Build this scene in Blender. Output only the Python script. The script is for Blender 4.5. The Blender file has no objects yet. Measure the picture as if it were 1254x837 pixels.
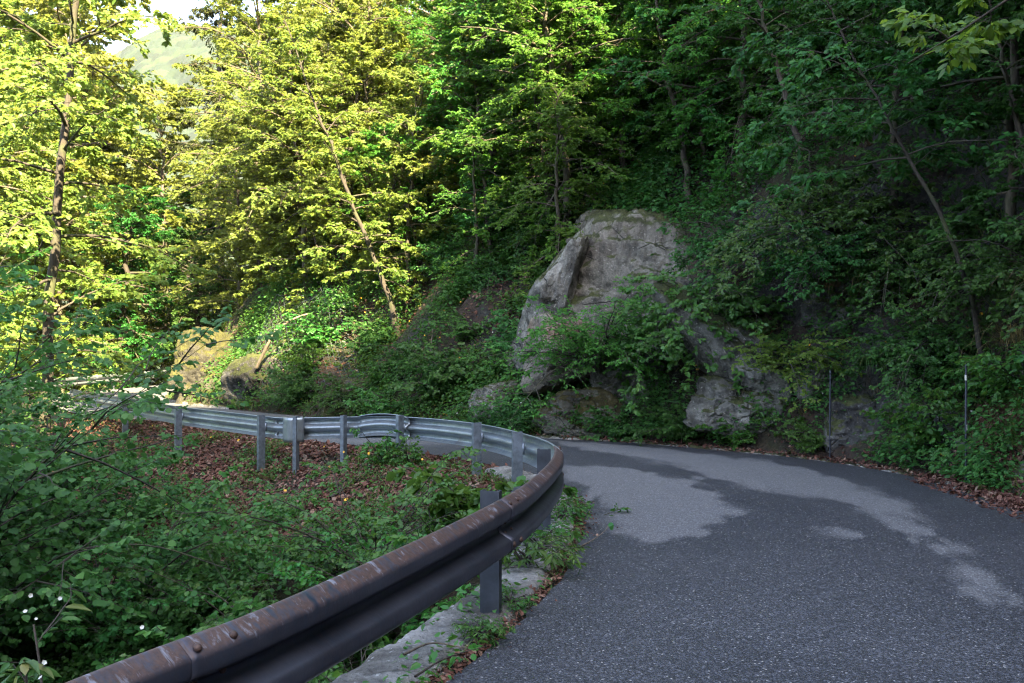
import bpy, math, random
import numpy as np
from mathutils import Vector, Euler
R = math.radians
C = bpy.context.scene.collection
rng = np.random.default_rng(7)

# ------------------------------------------------------------------ numpy noise
_pt = np.random.default_rng(3).permutation(256).astype(np.int64)
_pt = np.concatenate([_pt, _pt, _pt])
_gr = np.random.default_rng(5).normal(size=(256, 3)); _gr /= np.linalg.norm(_gr, axis=1)[:, None]
def perlin(P):
    P = np.asarray(P, float); I = np.floor(P).astype(np.int64); F = P - I; I &= 255
    U = F*F*F*(F*(F*6-15)+10)
    out = 0
    for dx in (0, 1):
        for dy in (0, 1):
            for dz in (0, 1):
                h = _pt[_pt[_pt[(I[:, 0]+dx) & 255]+((I[:, 1]+dy) & 255)]+((I[:, 2]+dz) & 255)]
                g = _gr[h]
                d = g[:, 0]*(F[:, 0]-dx)+g[:, 1]*(F[:, 1]-dy)+g[:, 2]*(F[:, 2]-dz)
                w = (U[:, 0] if dx else 1-U[:, 0])*(U[:, 1] if dy else 1-U[:, 1])*(U[:, 2] if dz else 1-U[:, 2])
                out = out+d*w
    return out*1.5
def fbm(P, oct=4, ridged=False):
    P = np.asarray(P, float); a = 1; s = 0
    for k in range(oct):
        n = perlin(P*(2.03**k)+17.3*k)
        s = s+a*((1-2*np.abs(n)) if ridged else n); a *= .5
    return s
def n2(x, y, f, oct=3, off=0.):
    return fbm(np.stack([x*f+off, y*f-off, np.full_like(x, off*.7+.37)], 1), oct)
def sstep(a, b, x):
    t = np.clip((x-a)/(b-a), 0, 1); return t*t*(3-2*t)

# ------------------------------------------------------------------ mesh helpers
def link(o, parent=None):
    C.objects.link(o)
    if parent is not None: o.parent = parent
    return o
def mesh(name, V, F, mat, parent=None, smooth=False, attr=None, vattr=None, uv=None, midx=None):
    """V (n,3); F (m,k) array or list of lists"""
    me = bpy.data.meshes.new(name)
    V = np.asarray(V, np.float32)
    if isinstance(F, np.ndarray):
        k = F.shape[1]; m = len(F)
        me.vertices.add(len(V)); me.vertices.foreach_set('co', V.ravel())
        me.loops.add(m*k); me.loops.foreach_set('vertex_index', F.astype(np.int32).ravel())
        me.polygons.add(m); me.polygons.foreach_set('loop_start', np.arange(0, m*k, k, dtype=np.int32))
        me.update(calc_edges=True)
    else:
        me.from_pydata([tuple(map(float, v)) for v in V], [], F)
    for m_ in (mat if isinstance(mat, (list, tuple)) else [mat]): me.materials.append(m_)
    if midx is not None: me.polygons.foreach_set('material_index', np.asarray(midx, np.int32))
    if smooth: me.polygons.foreach_set('use_smooth', np.ones(len(me.polygons), bool))
    if attr:
        for n_, a in attr.items():
            at = me.attributes.new(n_, 'FLOAT', 'FACE'); at.data.foreach_set('value', np.asarray(a, np.float32))
    if vattr:
        for n_, a in vattr.items():
            at = me.attributes.new(n_, 'FLOAT', 'POINT'); at.data.foreach_set('value', np.asarray(a, np.float32))
    me.validate(clean_customdata=False)
    o = bpy.data.objects.new(name, me)
    return link(o, parent)
def tag(o, label=None, cat=None, group=None, kind=None):
    if label: o['label'] = label
    if cat: o['category'] = cat
    if group: o['group'] = group
    if kind: o['kind'] = kind
    return o
def thing(name, label, cat, loc=(0, 0, 0), group=None, rz=0, scale=1, tilt=(0, 0)):
    o = bpy.data.objects.new(name, None); C.objects.link(o)
    o.empty_display_size = .2
    o.location = loc; o.rotation_euler = (tilt[0], tilt[1], rz); o.scale = (scale,)*3 if np.isscalar(scale) else scale
    return tag(o, label, cat, group)
def dup(root, loc, rz=0, scale=1, label=None, group=None, tilt=(0, 0), name=None):
    r = root.copy(); C.objects.link(r)
    if name: r.name = name
    r.location = loc; r.rotation_euler = (tilt[0], tilt[1], rz); r.scale = (scale,)*3 if np.isscalar(scale) else scale
    if label: r['label'] = label
    if group: r['group'] = group
    elif 'group' in r: del r['group']
    for ch in root.children:
        c = ch.copy(); C.objects.link(c); c.parent = r
    return r
class MB:
    """gathers arrays of faces with equal corner count"""
    def __init__(s): s.V = []; s.F = []; s.n = 0; s.A = []
    def add(s, V, F, a=0.):
        V = np.asarray(V, float); F = np.asarray(F, int)
        s.V.append(V); s.F.append(F+s.n); s.n += len(V); s.A.append(np.full(len(F), a) if np.isscalar(a) else a)
    def build(s, name, mat, parent=None, smooth=False):
        return mesh(name, np.concatenate(s.V), np.concatenate(s.F), mat, parent, smooth, attr={'tint': np.concatenate(s.A)})
def boxq(c, h, rot=None):
    v = np.array([[x, y, z] for x in (-1, 1) for y in (-1, 1) for z in (-1, 1)], float)*np.asarray(h)
    if rot is not None: v = v@rot.T
    f = np.array([[0, 1, 3, 2], [4, 6, 7, 5], [0, 4, 5, 1], [2, 3, 7, 6], [0, 2, 6, 4], [1, 5, 7, 3]])
    return v+np.asarray(c), f
def tubes(P, rad, k=5):
    """P (B,n,3) paths, rad (B,n) -> quads"""
    B, n, _ = P.shape
    T = np.gradient(P, axis=1); T /= np.linalg.norm(T, axis=2)[:, :, None]+1e-9
    ref = np.where(np.abs(T[:, :1, 2:3]) > .9, np.array([1., 0, 0]), np.array([0, 0, 1.]))
    ref = np.broadcast_to(ref, T.shape)
    U = np.cross(T, ref); U /= np.linalg.norm(U, axis=2)[:, :, None]+1e-9
    W = np.cross(T, U)
    a = np.arange(k)*2*np.pi/k
    V = P[:, :, None]+rad[:, :, None, None]*(U[:, :, None]*np.cos(a)[None, None, :, None]+W[:, :, None]*np.sin(a)[None, None, :, None])
    idx = np.arange(B*n*k).reshape(B, n, k)
    a0 = idx[:, :-1]; a1 = idx[:, 1:]
    F = np.stack([a0, np.roll(a0, -1, 2), np.roll(a1, -1, 2), a1], -1).reshape(-1, 4)
    return V.reshape(-1, 3), F
def catmull(P, m):
    P = np.asarray(P, float); n = len(P)
    Q = np.vstack([2*P[0]-P[1], P, 2*P[-1]-P[-2]])
    out = []
    for i in range(n-1):
        p0, p1, p2, p3 = Q[i:i+4]
        for t in np.arange(m)/m:
            out.append(.5*((2*p1)+(-p0+p2)*t+(2*p0-5*p1+4*p2-p3)*t*t+(-p0+3*p1-3*p2+p3)*t**3))
    out.append(P[-1]); return np.array(out)

# ------------------------------------------------------------------ materials
class NT:
    def __init__(s, name):
        s.m = bpy.data.materials.new(name); s.m.use_nodes = True
        s.t = s.m.node_tree; s.t.nodes.clear(); s.out = s.t.nodes.new('ShaderNodeOutputMaterial')
    def n(s, typ, **kw):
        nd = s.t.nodes.new('ShaderNode'+typ)
        for k, v in kw.items():
            if k.startswith('i_'): s.set(nd, k[2:].replace('_', ' '), v)
            else: setattr(nd, k, v)
        return nd
    def set(s, nd, key, v):
        sock = nd.inputs[int(key)] if key.isdigit() else nd.inputs[key]
        if isinstance(v, bpy.types.NodeSocket): s.t.links.new(v, sock)
        else:
            if isinstance(v, tuple) and len(v) == 3 and sock.type == 'RGBA': v = v+(1,)
            sock.default_value = v
    def noise(s, scale, detail=4, rough=.55, vec=None, dist=0., out='Fac'):
        nd = s.n('TexNoise', i_Scale=scale, i_Detail=detail, i_Roughness=rough, i_Distortion=dist)
        if vec is not None: s.set(nd, 'Vector', vec)
        return nd.outputs[out]
    def ramp(s, fac, stops, interp='LINEAR'):
        r = s.n('ValToRGB'); r.color_ramp.interpolation = interp; e = r.color_ramp.elements
        while len(e) < len(stops): e.new(.5)
        for k, (p, c) in enumerate(stops):
            e[k].position = p; e[k].color = (c if isinstance(c, tuple) else (c, c, c))+((1,) if not isinstance(c, tuple) or len(c) == 3 else ())
        s.t.links.new(fac, r.inputs[0]); return r.outputs[0]
    def mix(s, fac, a, b, mode='MIX'):
        nd = s.n('Mix', data_type='RGBA', blend_type=mode)
        for k, v in ((0, fac), (6, a), (7, b)):
            if isinstance(v, bpy.types.NodeSocket): s.t.links.new(v, nd.inputs[k])
            else: nd.inputs[k].default_value = v if k == 0 else (v+(1,) if len(v) == 3 else v)
        return nd.outputs[2]
    def math(s, op, a, b=0., clamp=False):
        nd = s.n('Math', operation=op, use_clamp=clamp)
        for k, v in ((0, a), (1, b)):
            if isinstance(v, bpy.types.NodeSocket): s.t.links.new(v, nd.inputs[k])
            else: nd.inputs[k].default_value = v
        return nd.outputs[0]
    def bump(s, h, strength=.5, dist=.02, normal=None):
        nd = s.n('Bump', i_Strength=strength, i_Distance=dist); s.t.links.new(h, nd.inputs['Height'])
        if normal is not None: s.t.links.new(normal, nd.inputs['Normal'])
        return nd.outputs[0]
    def bsdf(s, **kw):
        b = s.n('BsdfPrincipled')
        for k, v in kw.items(): s.set(b, k.replace('_', ' '), v)
        return b.outputs[0]
    def done(s, sh):
        s.t.links.new(sh, s.out.inputs[0]); return s.m
    def obj(s): return s.n('TexCoord').outputs['Object']
    def attr(s, name): return s.n('Attribute', attribute_name=name).outputs['Fac']
    def nz(s):
        g = s.n('NewGeometry'); sp = s.n('SeparateXYZ'); s.t.links.new(g.outputs['Normal'], sp.inputs[0]); return sp.outputs[2]

def leaf_mat(name, stops, trans, tw=.4, rough=.42, spec=.45, hue=.06):
    """leaf blade: colour by the leaf's own random tint, a little by plant"""
    m = NT(name)
    col = m.ramp(m.attr('tint'), stops)
    oi = m.n('ObjectInfo').outputs['Random']
    hsv = m.n('HueSaturation', i_Hue=m.math('ADD', m.math('MULTIPLY', oi, hue), .5-hue/2), i_Saturation=1., i_Value=m.math('ADD', m.math('MULTIPLY', oi, .35), .82), i_Color=col)
    col = hsv.outputs[0]
    b = m.n('BsdfPrincipled', i_Base_Color=col, i_Roughness=rough); b.inputs['Specular IOR Level'].default_value = spec
    tcol = m.mix(.55, col, trans, 'MIX')
    t = m.n('BsdfTranslucent', i_Color=tcol)
    mx = m.n('MixShader', i_Fac=tw); m.t.links.new(b.outputs[0], mx.inputs[1]); m.t.links.new(t.outputs[0], mx.inputs[2])
    return m.done(mx.outputs[0])
M = {}
M['beech_sunlit'] = leaf_mat('beech_leaf_sunlit', [(0, (.08, .12, .022)), (.5, (.116, .165, .03)), (.85, (.165, .205, .042)), (1, (.225, .235, .055))], (.40, .42, .055), .48, .5, .3)  # leaf for the sunlit trees, with the sun's gold put into its colour
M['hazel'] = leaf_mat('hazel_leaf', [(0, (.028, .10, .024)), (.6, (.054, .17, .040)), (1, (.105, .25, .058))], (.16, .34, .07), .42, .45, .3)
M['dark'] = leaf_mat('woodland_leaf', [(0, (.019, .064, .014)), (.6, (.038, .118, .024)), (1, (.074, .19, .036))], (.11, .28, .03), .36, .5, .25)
M['mid'] = leaf_mat('hornbeam_leaf', [(0, (.030, .09, .013)), (.6, (.075, .192, .027)), (1, (.135, .28, .04))], (.16, .34, .03), .42, .5, .25)
M['lime'] = leaf_mat('bright_leaf', [(0, (.07, .15, .02)), (.6, (.11, .2, .025)), (1, (.17, .24, .03))], (.3, .42, .04), .5)
M['fresh'] = leaf_mat('fresh_leaf', [(0, (.03, .105, .018)), (.6, (.052, .165, .025)), (1, (.10, .225, .034))], (.2, .33, .05), .4)
M['needle'] = leaf_mat('spruce_needle', [(0, (.03, .05, .015)), (1, (.07, .085, .025))], (.1, .12, .03), .2, .6, .3)
M['grass'] = leaf_mat('grass_blade', [(0, (.03, .085, .02)), (.6, (.06, .13, .03)), (.9, (.13, .15, .04)), (1, (.2, .16, .07))], (.16, .24, .05), .35, .5, .3)
M['dry'] = leaf_mat('dry_leaf', [(0, (.06, .028, .02)), (.5, (.135, .062, .045)), (.85, (.2, .11, .08)), (1, (.32, .23, .17))], (.2, .09, .05), .15, .7, .2, .02)
M['drygrass'] = leaf_mat('dry_grass_blade', [(0, (.04, .05, .02)), (.5, (.12, .09, .04)), (1, (.24, .17, .08))], (.2, .15, .06), .25, .7, .2)
def m_simple(name, col, rough=.7, metal=0., var=.25, scale=8, bump=.0):
    m = NT(name); o = m.obj()
    n = m.noise(scale, 5, .6, o)
    lo = tuple(c*(1-var) for c in col); hi = tuple(c*(1+var) for c in col)
    kw = dict(Base_Color=m.ramp(n, [(.3, lo), (.7, hi)]), Roughness=rough, Metallic=metal)
    if bump: kw['Normal'] = m.bump(n, bump, .02)
    return m.done(m.bsdf(**kw))
def m_bark(name, c0, c1, mossy=.0):
    m = NT(name); o = m.obj()
    mp = m.n('Mapping', i_Scale=(9., 9., 2.2)); m.t.links.new(o, mp.inputs[0])
    n = m.noise(3., 6, .65, mp.outputs[0])
    col = m.ramp(n, [(.3, c0), (.7, c1)])
    if mossy:
        col = m.mix(m.ramp(m.noise(2.5, 3, .5, o), [(.5, 0.), (.65, mossy)]), col, (.05, .07, .015))
    return m.done(m.bsdf(Base_Color=col, Roughness=.85, Normal=m.bump(n, .6, .02)))
M['bark'] = m_bark('grey_brown_bark', (.03, .024, .02), (.125, .1, .08), .5)
M['barkdark'] = m_bark('dark_bark', (.016, .013, .011), (.06, .049, .04), .5)
M['barkpale'] = m_bark('pale_bark', (.06, .048, .036), (.22, .18, .135))
M['flower_y'] = m_simple('yellow_petal', (.7, .38, .02), .5, var=.2)
M['flower_w'] = m_simple('white_petal', (.5, .52, .48), .5, var=.1)
# limestone
def m_rock(name, light, mid, dark, moss=.5, pink=0., mosscol=(.042, .05, .012)):
    m = NT(name); o = m.obj(); nz = m.nz()
    n1 = m.noise(1.1, 8, .62, o, .4); n2_ = m.noise(6, 8, .65, o); n3 = m.noise(32, 5, .7, o)
    col = m.ramp(n1, [(.32, dark), (.5, mid), (.66, light)])
    col = m.mix(m.ramp(n2_, [(.34, .75), (.5, 0.)]), col, dark)
    if pink:
        col = m.mix(m.ramp(m.noise(.8, 4, .5, o), [(.48, 0.), (.6, pink)]), col, (.24, .14, .095))
    vo = m.n('TexVoronoi', feature='DISTANCE_TO_EDGE', i_Scale=1.7); m.t.links.new(m.mix(.16, o, m.n('TexNoise', i_Scale=2.5, i_Detail=5.).outputs['Color']), vo.inputs['Vector'])
    crack = m.math('MULTIPLY', m.ramp(vo.outputs[0], [(.0, 1.), (.02, 0.)]), m.ramp(m.noise(1.3, 2, .5, o), [(.5, 0.), (.62, 1.)]))
    col = m.mix(m.math('MULTIPLY', crack, .85), col, tuple(c*.35 for c in dark))
    mp = m.n('Mapping', i_Scale=(3.2, 3.2, .45)); m.t.links.new(o, mp.inputs[0])
    col = m.mix(m.ramp(m.noise(1.5, 6, .65, mp.outputs[0]), [(.52, 0.), (.66, .7)]), col, dark)
    col = m.mix(m.ramp(m.noise(17, 6, .75, o), [(.58, 0.), (.64, .6)]), col, tuple(min(.6, c*1.5) for c in light))
    col = m.mix(m.ramp(m.noise(48, 3, .7, o), [(.60, 0.), (.66, .7)]), col, tuple(c*.4 for c in dark))
    pv = m.ramp(n3, [(.3, .72), (.7, 1.22)]); col = m.mix(1., col, pv, 'MULTIPLY')
    mo = m.math('ADD', m.math('MULTIPLY', nz, .55), m.math('MULTIPLY', m.noise(1.7, 6, .65, o), 1.15))
    mf = m.ramp(mo, [(.90-moss*.34, 0.), (1.02-moss*.34, 1.)])
    col = m.mix(mf, col, m.ramp(m.math('ADD', m.math('MULTIPLY', n3, .45), m.math('MULTIPLY', m.noise(4.5, 5, .7, o), .55)), [(.36, tuple(c*.3 for c in mosscol)), (.52, mosscol), (.66, tuple(c*2.2 for c in mosscol))]))
    h = m.math('ADD', m.math('MULTIPLY', n2_, .8), m.math('MULTIPLY', n3, .3))
    h = m.math('SUBTRACT', h, m.math('MULTIPLY', crack, .35))
    return m.done(m.bsdf(Base_Color=col, Roughness=.88, Normal=m.bump(h, 1., .09)))
M['lime_rock'] = m_rock('limestone', (.27, .26, .23), (.165, .158, .137), (.04, .038, .032), .12, .12)
M['pink_rock'] = m_rock('pinkish_limestone', (.27, .24, .205), (.165, .142, .12), (.04, .036, .031), .05, .8)
M['grey_rock'] = m_rock('weathered_limestone', (.31, .305, .28), (.14, .138, .126), (.026, .025, .023), .3)
M['moss_rock'] = m_rock('mossy_limestone', (.08, .076, .06), (.04, .038, .03), (.014, .013, .011), .78, mosscol=(.034, .034, .005))  # rock base darkened to stand in for shade on the pillar
M['brown_moss_rock'] = m_rock('brown_mossy_limestone', (.24, .23, .2), (.13, .12, .1), (.04, .036, .03), .85, mosscol=(.055, .045, .012))
M['green_moss_rock'] = m_rock('green_mossy_limestone', (.24, .23, .2), (.15, .14, .12), (.05, .045, .04), 1.05, mosscol=(.04, .046, .011))
M['dark_rock'] = m_rock('dark_grey_rock', (.19, .187, .185), (.055, .054, .053), (.018, .017, .018), .5)  # dark grey stone with paler blotches and some moss
M['kerb'] = m_rock('old_kerb_concrete', (.4, .39, .38), (.22, .21, .2), (.05, .045, .04), .1, mosscol=(.04, .04, .012))
M['concrete'] = m_rock('weathered_concrete', (.36, .352, .342), (.24, .232, .222), (.06, .055, .05), -.42, mosscol=(.06, .052, .018))
# ------------------------------------------------------------------ camera
cam = bpy.data.cameras.new('camera'); cam.sensor_width = 36; cam.lens = 31.18; cam.clip_start = .05; cam.clip_end = 3000
co = bpy.data.objects.new('camera', cam); C.objects.link(co); co.location = (0, 0, 1.5); co.rotation_euler = (R(90.71), 0, 0)
bpy.context.scene.camera = co
# ------------------------------------------------------------------ road edges (left and right stations)
ST = np.array([  # Lx Ly Rx Ry
 (-4.2, -60, 4.4, -60), (-3.9, -30, 4.5, -30), (-3.4, -8, 4.6, -8), (-2.55, -2, 4.65, -1.5), (-1.85, 0, 4.68, 1.8), (-.95, 2.3, 4.7, 4.2), (-.3, 4.02, 4.73, 6.3),
 (.2, 5.4, 4.76, 8.2), (.55, 7.2, 4.82, 9.6), (.68, 8.6, 4.7, 11.0), (.55, 10.1, 3.9, 12.7), (-.1, 11.5, 2.3, 14.4), (-1.1, 12.8, .8, 15.3),
 (-2.05, 13.8, -1.0, 16.7), (-3.1, 14.7, -2.5, 18.2), (-4.2, 15.7, -3.9, 19.7), (-5.6, 17.3, -5.5, 21.3), (-7.7, 19.2, -7.4, 23.2),
 (-10, 21.1, -9.2, 25.2), (-12.3, 23.8, -10.7, 27.4), (-14.2, 27, -11.4, 29.6), (-14.7, 30.3, -11.8, 32.3), (-14.3, 34, -11.5, 35),
 (-13.2, 38, -10.5, 38.5), (-11.5, 42, -9, 41.5), (-4, 55, -1, 54), (6, 72, 9, 70)], float)
EL = catmull(ST[:, :2], 8); ER = catmull(ST[:, 2:], 8)
def sdist(x, y, E):
    """signed distance (+ = left of the travel direction) and index of the nearest piece"""
    best = np.full(len(x), 1e9); sg = np.zeros(len(x)); idx = np.zeros(len(x))
    for i in range(len(E)-1):
        a = E[i]; d = E[i+1]-a; L2 = d@d
        t = np.clip(((x-a[0])*d[0]+(y-a[1])*d[1])/L2, 0, 1)
        qx = x-a[0]-t*d[0]; qy = y-a[1]-t*d[1]; q = qx*qx+qy*qy
        m = q < best-1e-9
        best[m] = q[m]; sg[m] = np.sign(d[0]*qy-d[1]*qx)[m]; idx[m] = (i+t)[m]
    return np.sqrt(best)*np.where(sg == 0, 1, sg), idx/8
def zroad(x, y): return .22*sstep(25, 38, y)
RIDGE = 50; QY = (-8, -22); QS = 0.; CX = [-60, 0, 20, 28, 33, 36, 38.5, 40, 41.5, 43, 46, 55, 90]; CZ = [30, 60, 92, 99, 102, 107, 111, 115.5, 115, 113, 114, 118, 126]  # last two lists: crest line of the mountain added for its shadow
def height(x, y, detail=True):
    x = np.atleast_1d(np.asarray(x, float)); y = np.atleast_1d(np.asarray(y, float))
    s, iL = sdist(x, y, EL); t, _ = sdist(x, y, ER); t = -t
    zr = zroad(x, y)
    z = zr-.03
    # valley side
    near = 1-sstep(8.2, 9.6, iL)
    v = s > 0
    zn = np.where(s < .42, .0, np.where(s < .55, -1.1*(s-.42)/.13, -1.1-.75*(s-.55)))
    zf = np.where(s < .9, -.02-.06*s, -.074-.42*(s-.9))
    zv = near*zn+(1-near)*zf
    zv = np.maximum(zv, -2.6-.12*np.minimum(s, 6)-.32*np.clip(s-9, 0, 90))
    zv = zv+n2(x, y, .35, 3, 2.)*.25*np.clip((s-1)/2, 0, 1)
    z = np.where(v, zr*(1-sstep(0, 6, s))+zv, z)
    # hill side
    h = t > 0
    k = 1+.9*np.exp(-((x-5.2)**2+(y-12.)**2)/16)
    tt = np.clip(t-.3, 0, None)
    q = sstep(QY[0], QY[1], y)*QS/.8                       # cliff added behind the viewer to cast shade, switched off
    zh = np.where(tt < 4, 1.3*tt, 5.2+(1.02+.8*q)*(tt-4)); 
    zh = zh+k*0+np.where(tt < 3, (k-1)*1.3*tt, (k-1)*3.9)
    rid = RIDGE+np.interp(y, [-60, -42, -23, 10], [8, 3, -3, -8])+3*n2(x, y, .03, 3, 9.)
    zh = np.where(zh > rid, rid-.25*(zh-rid), zh)
    am = np.clip(tt/1.5, 0, 1)
    zh = zh+am*(n2(x, y, .22, 3, 5.)*.9+n2(x, y, .8, 4, 6.)*.6)
    z = np.where(h & ~v, zr+.02+zh, z)
    # unseen mountain added behind the viewer, crest shaped to cast the bend's shade
    wall = np.interp(x, CX, CZ)*np.clip((-25-y)/65, 0, 1)*(1-.6*np.clip((-95-y)/100, 0, 1))*(1+.05*n2(x, y, .05, 3, 11.))
    z = np.where(y < -25, np.maximum(z, wall-2), z)
    if detail: z = z+.02*n2(x, y, 2.2, 3, 1.)*((s > .7) | (t > .1))
    return z
def H(x, y): return float(height([x], [y])[0])

gx = np.concatenate([np.arange(-700, -60, 20), np.arange(-60, -16, 1.1), np.arange(-16, 10, .17), np.arange(10, 62, 1.), np.arange(62, 700, 20)])
gy = np.concatenate([np.arange(-260, -60, 6), np.arange(-60, 1, 1.2), np.arange(1, 34, .19), np.arange(34, 80, .9), np.arange(80, 900, 22)])
X, Y = np.meshgrid(gx, gy); Z = height(X.ravel(), Y.ravel())
idx = np.arange(X.size).reshape(X.shape)
F = np.stack([idx[:-1, :-1], idx[:-1, 1:], idx[1:, 1:], idx[1:, :-1]], -1).reshape(-1, 4)
m = NT('hillside_soil'); o = m.obj(); nz = m.nz()
na = m.noise(.8, 6, .6, o); nb = m.noise(7, 6, .65, o); nc = m.noise(30, 4, .65, o)
col = m.ramp(nb, [(.3, (.012, .008, .007)), (.55, (.035, .021, .015)), (.75, (.075, .046, .032))])
col = m.mix(m.ramp(na, [(.46, 0.), (.6, .85)]), col, m.ramp(nb, [(.3, (.010, .016, .005)), (.7, (.032, .042, .011))]))
rocky = m.math('ADD', m.math('MULTIPLY', nz, -1.3), m.noise(1.6, 5, .6, o))
col = m.mix(m.ramp(rocky, [(-.06+.0, 0.), (.06, 1.)]) if False else m.ramp(m.math('ADD', rocky, .55), [(.46, 0.), (.56, 1.)]), col, m.ramp(nb, [(.35, (.010, .010, .010)), (.6, (.036, .036, .034)), (.75, (.11, .11, .105))]))
col = m.mix(1., col, m.ramp(nc, [(.3, .6), (.7, 1.3)]), 'MULTIPLY')
M['soil'] = m.done(m.bsdf(Base_Color=col, Roughness=.95, Normal=m.bump(m.math('ADD', nb, m.math('MULTIPLY', nc, .4)), .9, .08)))
tag(mesh('hillside_ground', np.stack([X.ravel(), Y.ravel(), Z], 1), F, M['soil'], smooth=True), kind='structure')

# ------------------------------------------------------------------ road sheet with dry patches
ns, nt = 40, 70
EL2 = catmull(ST[2:25, :2], 26); ER2 = catmull(ST[2:25, 2:], 26)
w = np.linspace(0, 1, nt)
RX = EL2[:, None, 0]*(1-w)+ER2[:, None, 0]*w; RY = EL2[:, None, 1]*(1-w)+ER2[:, None, 1]*w
# ragged edge of the asphalt
jit = n2(RX[:, 0].copy(), RY[:, 0].copy(), 2.2, 3, 4.)*.07
dirv = np.stack([RX[:, 1]-RX[:, 0], RY[:, 1]-RY[:, 0]], 1); dirv /= np.linalg.norm(dirv, axis=1)[:, None]
RX[:, 0] += dirv[:, 0]*jit; RY[:, 0] += dirv[:, 1]*jit
rx, ry = RX.ravel(), RY.ravel()
rz = zroad(rx, ry)+.012+.02*np.sin(np.pi*np.tile(w, len(RX)))+n2(rx, ry, .5, 2, 3.)*.012
def px2g(P):  # photo survey points of the stains -> metres on the road plane
    P = np.asarray(P, float); yy = 1.5*1086/(P[:, 1]-432); return np.stack([(P[:, 0]-627)/1086*yy, yy], 1)
def polymask(P, x, y, soft=.05):
    P = px2g(P); n = len(P); inside = np.zeros(len(x), bool); d = np.full(len(x), 1e9)
    for i in range(n):
        a, b = P[i], P[(i+1) % n]; e = b-a
        t = np.clip(((x-a[0])*e[0]+(y-a[1])*e[1])/(e@e+1e-9), 0, 1)
        d = np.minimum(d, np.hypot(x-a[0]-t*e[0], y-a[1]-t*e[1]))
        c = ((a[1] > y) != (b[1] > y)) & (x < (b[0]-a[0])*(y-a[1])/(b[1]-a[1]+1e-12)+a[0]); inside ^= c
    sd = np.where(inside, d, -d)+n2(x, y*.6, 1.6, 4, 8.)*.13+n2(x, y*.4, 5., 6, 18.)*.2
    sf = soft*(1+5*np.clip(n2(x, y, .9, 2, 28.)+.2, 0, 1))
    return sstep(-sf, sf, sd)
dry = np.zeros(len(rx))
for P in ([(676, 541), (760, 546), (860, 556), (960, 572), (1045, 592), (1115, 622), (1150, 660), (1195, 725), (1190, 735), (1165, 690), (1105, 655), (1060, 628), (1000, 612), (930, 603), (880, 592), (850, 590), (835, 574), (770, 560), (690, 549)],
          [(686, 572), (740, 574), (800, 582), (850, 598), (905, 632), (880, 648), (820, 662), (770, 652), (735, 625), (728, 598), (690, 590)],
          [(1005, 652), (1050, 655), (1050, 662), (1010, 662)], [(1120, 640), (1165, 668), (1200, 720), (1206, 745), (1196, 735), (1170, 690)],
          [(735, 600), (850, 590), (905, 632), (870, 655), (790, 668), (735, 640)]):
    dry = np.maximum(dry, polymask(P, rx, ry))
far = sstep(13.6, 15, ry)*(rx < .5); dry = np.maximum(dry, far*.9)
wear = polymask([(690, 690), (1000, 690), (1120, 760), (1200, 837), (640, 837), (660, 740)], rx, ry, .9)
dry = np.maximum(dry, wear*.15)
idx = np.arange(RX.size).reshape(RX.shape)
F = np.stack([idx[:-1, :-1], idx[:-1, 1:], idx[1:, 1:], idx[1:, :-1]], -1).reshape(-1, 4)
m = NT('asphalt'); o = m.obj()
d = m.attr('dry')
na = m.noise(.7, 7, .68, o); nf = m.noise(140, 3, .7, o)
vor = m.n('TexVoronoi', i_Scale=105.); m.t.links.new(o, vor.inputs['Vector'])
vor2 = m.n('TexVoronoi', i_Scale=64.); m.t.links.new(o, vor2.inputs['Vector'])
base = m.ramp(na, [(.25, (.016, .0175, .0245)), (.5, (.024, .026, .034)), (.75, (.034, .036, .044))])
base = m.mix(m.ramp(d, [(0., 0.), (1., 1.)]), base, (.088, .091, .101))
gr = m.ramp(m.n('SeparateColor').outputs[0], [(0, 0.), (1, 1.)]); m.t.links.new(vor.outputs['Color'], m.t.nodes[-2].inputs[0]) if False else None
sep = m.n('SeparateColor'); m.t.links.new(vor.outputs['Color'], sep.inputs[0])
sep2 = m.n('SeparateColor'); m.t.links.new(vor2.outputs['Color'], sep2.inputs[0])
dryf = m.ramp(d, [(0., 1.), (1., .45)])
base = m.mix(dryf, base, m.ramp(sep.outputs[0], [(0, .3), (.5, .8), (.8, 1.5), (1, 2.8)]), 'MULTIPLY')
spark = m.math('MULTIPLY', m.ramp(sep2.outputs[1], [(.9, 0.), (.95, 1.)]), m.ramp(vor2.outputs['Distance'], [(.25, 1.), (.42, 0.)]))
base = m.mix(m.math('MULTIPLY', spark, .75), base, (.34, .34, .35))
hh = m.math('ADD', m.math('MULTIPLY', vor.outputs['Distance'], -1.), m.math('MULTIPLY', nf, .4))
M['asphalt'] = m.done(m.bsdf(Base_Color=base, Roughness=m.ramp(d, [(0, .62), (1, .85)]), Normal=m.bump(hh, .55, .006)))
tag(mesh('road', np.stack([rx, ry, rz], 1), F, M['asphalt'], smooth=True, vattr={'dry': dry}), kind='structure')

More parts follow.
